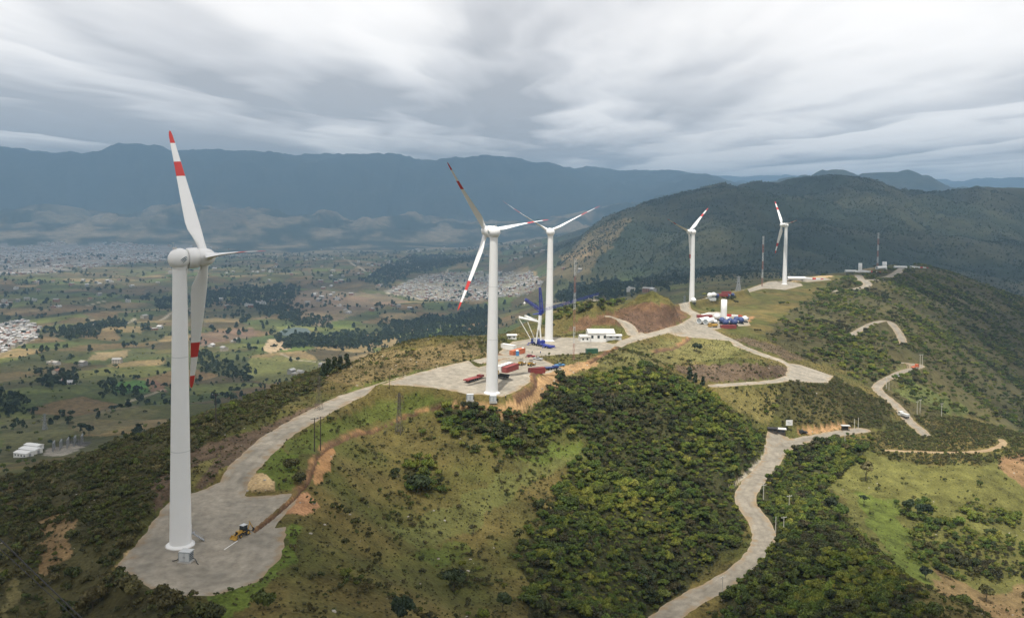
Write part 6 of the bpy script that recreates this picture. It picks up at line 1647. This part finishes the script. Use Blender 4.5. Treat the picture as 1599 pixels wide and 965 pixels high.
print('trees', len(P6), len(P7), time.time() - T0)

# ------------------------------------------------------------------ houses of the valley
RT = [mat('roof_tin', (.30, .285, .265), .6, 0, .2, .3), mat('roof_tile', (.24, .115, .07), .8, 0, .2, .3), mat('roof_slab', (.36, .335, .295), .8, 0, .15, .3), mat('roof_white', (.50, .49, .47), .6, 0, .1, .3)]
WL = [mat('wall_cream', (.42, .37, .29), .85, 0, .1, .3), mat('wall_white', (.52, .50, .47), .85, 0, .08, .3), BRICK, mat('wall_grey', (.30, .285, .26), .85, 0, .1, .3)]
def house_mesh(k):
    rg = random.Random(k); L_, W_, H_ = rg.uniform(8, 13), rg.uniform(6.5, 9), rg.choice((3.2, 5.8, 5.8))
    mb = MB()
    if k % 3 == 2:
        mb.bbox((-L_ / 2, -W_ / 2, -4), (L_ / 2, W_ / 2, H_), 0); mb.bbox((-L_ / 2 - .2, -W_ / 2 - .2, H_), (L_ / 2 + .2, W_ / 2 + .2, H_ + .3), 1); mb.bbox((-L_ / 2 + .6, -1, H_ + .3), (-L_ / 2 + 3, 1.5, H_ + 2.3), 0)
    else:
        pr = [(-W_ / 2, -4), (W_ / 2, -4), (W_ / 2, H_), (0, H_ + 1.7), (-W_ / 2, H_)]
        mb.loft([[(-L_ / 2, y, z) for y, z in pr], [(L_ / 2, y, z) for y, z in pr]], 0, True, False)
        for sg in (-1, 1):
            a_ = [(-L_ / 2 - .4, 0, H_ + 1.75), (L_ / 2 + .4, 0, H_ + 1.75), (L_ / 2 + .4, sg * (W_ / 2 + .5), H_ - .15), (-L_ / 2 - .4, sg * (W_ / 2 + .5), H_ - .15)]; b_ = [(x, y, z + .2) for x, y, z in a_]
            mb.loft([a_, b_] if sg < 0 else [a_[::-1], b_[::-1]], 1, True, False)
    for z in (1.4, 4.2):
        if z > H_: break
        for x in (-L_ * .3, 0, L_ * .3):
            for y in (-W_ / 2 - .02, W_ / 2 + .02): mb.box((x, y, z), (1.3, .06, 1.2), 2)
    return mb.mesh('house', [WL[k % 4], RT[(k * 7 + k // 3) % 4], GLASS])
HM = [house_mesh(k) for k in range(10)]
CH = proto_objs('house_shape', HM)
def town(poly, dmin, dmax, n_, street, ang, jit=3, gate=True):
    """plots along a street grid, inside an outline"""
    m = region(poly, dmin, dmax, jit, 700)
    I = np.where(m > .5)
    if len(I[0]) == 0: return np.zeros((0, 3)), np.zeros(0)
    lo = np.array([X[I].min(), Y[I].min()]); hi = np.array([X[I].max(), Y[I].max()])
    out = []
    ca_, sa_ = math.cos(ang), math.sin(ang)
    cen = (lo + hi) / 2; ext = np.linalg.norm(hi - lo) / 2
    us = np.arange(-ext, ext, 13.0)
    for row in np.arange(-ext, ext, street):
        for off in (0, street * .42):
            u = us + RNG.normal(size=len(us)) * 1.2; v = np.full(len(us), row + off) + RNG.normal(size=len(us)) * 1.2
            x = cen[0] + u * ca_ - v * sa_; y = cen[1] + u * sa_ + v * ca_
            out.append(np.stack([x, y], -1))
    out = np.concatenate(out); a = np.arctan2(out[:, 0], out[:, 1]); l = .5 * np.log((out ** 2).sum(1))
    ok = (grid_lookup(m, AZ, LR, a, l) > .6)
    out = out[ok]; g = fbm(out[:, 0], out[:, 1], 120, 3, 710)
    keep = RNG.random(len(out)) < np.clip(.72 + g, .15, .95); out = out[keep]
    if len(out) > n_: out = out[RNG.permutation(len(out))[:n_]]
    z = zt(out[:, 0], out[:, 1])
    return np.c_[out, z], np.full(len(out), ang) + RNG.integers(0, 2, len(out)) * math.pi / 2
TP, TR_ = town([(602, 455), (660, 430), (720, 424), (830, 425), (850, 445), (820, 462), (740, 472), (650, 468)], 2300, 5200, 900, 34, .5)
LP_, LR_ = town([(-20, 510), (40, 500), (62, 512), (55, 530), (20, 545), (-20, 560)], 1300, 3200, 420, 30, -.3)
# scattered farmhouses
FP = []
for px, py in ((225, 497), (92, 480), (85, 480), (155, 462), (140, 470), (200, 472), (300, 490), (345, 470), (350, 468), (530, 478), (540, 488), (545, 489), (615, 478), (622, 480), (590, 449), (594, 447), (580, 486), (640, 484), (80, 568), (88, 569), (183, 567), (110, 600), (98, 597), (130, 571), (88, 585), (385, 478), (392, 480), (455, 584), (462, 586), (470, 583), (505, 575), (250, 512), (240, 515), (150, 512), (60, 455), (25, 452), (110, 446), (130, 440), (365, 535), (370, 533), (350, 548), (330, 541), (880, 420), (905, 424), (920, 450), (985, 455), (1010, 456), (1020, 457), (690, 512), (640, 440), (655, 420), (690, 416), (702, 405), (760, 400), (640, 402), (560, 410), (455, 430), (420, 440), (480, 415), (395, 425), (520, 425)):
    p = gp(px, py, 900, 9000)
    if p.y < 8800: FP.append(p)
FA = [random.random() * 3 for _ in FP]
nI = 0
tpx, tpy = proj(TP)
oi = np.argsort(TP[:, 1])[:300 - len(FP) - 20] if len(TP) else []
tk = np.zeros(len(TP), bool)
def house(p, a, sc_, label, group, k):
    o = bpy.data.objects.new('house', HM[k % 10]); COL.objects.link(o); o.location = p; o.rotation_euler = (0, 0, a); o.scale = (sc_,) * 3
    tag(o, label, 'house', group)
WN_, RN_ = ('cream', 'white', 'brick', 'grey'), ('grey tin', 'red tile', 'pale slab', 'white')
def hlook(k): k = k % 10; return '%s house with %s roof' % (WN_[k % 4], RN_[(k * 7 + k // 3) % 4])
def tzone(x, y):
    return ('at left end', 'left part', 'left of tower', 'behind tower', 'between towers', 'by third tower', 'at right end')[int(min(6, max(0, (x - 600) / 37)))] + (', upper' if y < 442 else (', middle' if y < 456 else ', lower'))+ ' street'
def fzone(x, y):
    L_ = [('beside the pond', 460, 520), ('near the nearest tower, left side', 240, 500), ('right of the nearest rotor', 380, 430), ('under the dark wood', 690, 510), ('beside the tan quarry patch', 430, 540), ('by the bright green field', 200, 600), ('at the far left', 40, 455), ('by the left suburb', 90, 500), ('in the low left fields', 100, 585), ('below the city', 130, 460), ('above the hillside town', 680, 410), ('left of the hillside town', 590, 450), ('on the brown fields', 540, 480), ('right of the third tower', 905, 425), ('at the mountain foot', 1000, 456), ('among the middle fields', 350, 540), ('on the low green fields', 465, 584), ('in the far valley centre', 500, 420)]
    return min(L_, key=lambda q: (q[1] - x) ** 2 + 4 * (q[2] - y) ** 2)[0]
for j in oi:
    tk[j] = True; house(TP[j], TR_[j], 1.0, '%s, hillside town %s' % (hlook(int(j)), tzone(tpx[j], tpy[j])), 'houses of the hillside town', int(j))
for i, p in enumerate(FP): house(p, FA[i], 1.15 + p.y / 9000, '%s alone in fields %s' % (hlook(i), fzone(*[float(v) for v in proj(np.array(p))])), 'scattered farmhouses in the valley', i)
def put_house(name, P, A, label, s0=1.0):
    if len(P) == 0: return
    n_ = len(P); scatter(name, P, np.stack([np.zeros(n_), np.zeros(n_), A], -1), np.full((n_, 3), s0) * (.85 + .3 * RNG.random((n_, 1))), RNG.integers(0, 10, n_), CH, label)
put_house('hillside_town', TP[~tk], TR_[~tk], 'far rows of small houses in the hillside town')
put_house('valley_suburb', LP_, LR_, 'dense suburb of small houses at the left edge of the valley')
cm = region(LAY[-6][0], 3500, 9500, 60, 800, 300) * .0009 * sstep(-.3, .25, fbm(X, Y, 420, 4, 815)) + ((RR > 3000) & (RR < 8500) & (Z < -230)) * .00010 * sstep(.05, .4, fbm(X, Y, 500, 4, 810))
PC_ = sample(cm, 1, 3200)
put_house('far_city', PC_, RNG.integers(0, 3, len(PC_)) * .6, 'pale city spread over the far valley floor', 1.5)
print('houses', len(TP), len(LP_), len(PC_), time.time() - T0)
# pond
q = np.array([(432, 521), (445, 516), (462, 514), (480, 516), (486, 520), (470, 524), (445, 525)], float); w = cast(q[:, 0], q[:, 1], 1200, 4000)
k = MB(); zz = w[:, 2].max() + .6; ring = [(x, y, zz) for x, y in w[:, :2]]; n_ = len(ring); k.add(ring, [tuple(range(n_))]); o = k.build('pond', mat('pond_water', (.035, .06, .045), .45, 0, .1, .02)); o['kind'] = 'structure'; o['label'] = 'dark green pond among the valley fields'

# things that look alike are told apart by their order in the view
def nth(i): return '%d%s' % (i, 'th' if 10 <= i % 100 <= 20 else {1: 'st', 2: 'nd', 3: 'rd'}.get(i % 10, 'th'))
alike = {}
for o in list(COL.objects):
    if o.get('category') in ('shrub', 'house') and o.parent is None: alike.setdefault(o['label'], []).append(o)
for lab, L_ in alike.items():
    if len(L_) < 2: continue
    L_.sort(key=lambda o: o.location.x / o.location.y)
    for i, o in enumerate(L_): o['label'] = lab + (', leftmost' if i == 0 else (', rightmost' if i == len(L_) - 1 else ', %s from left' % nth(i + 1)))
print('done', time.time() - T0)
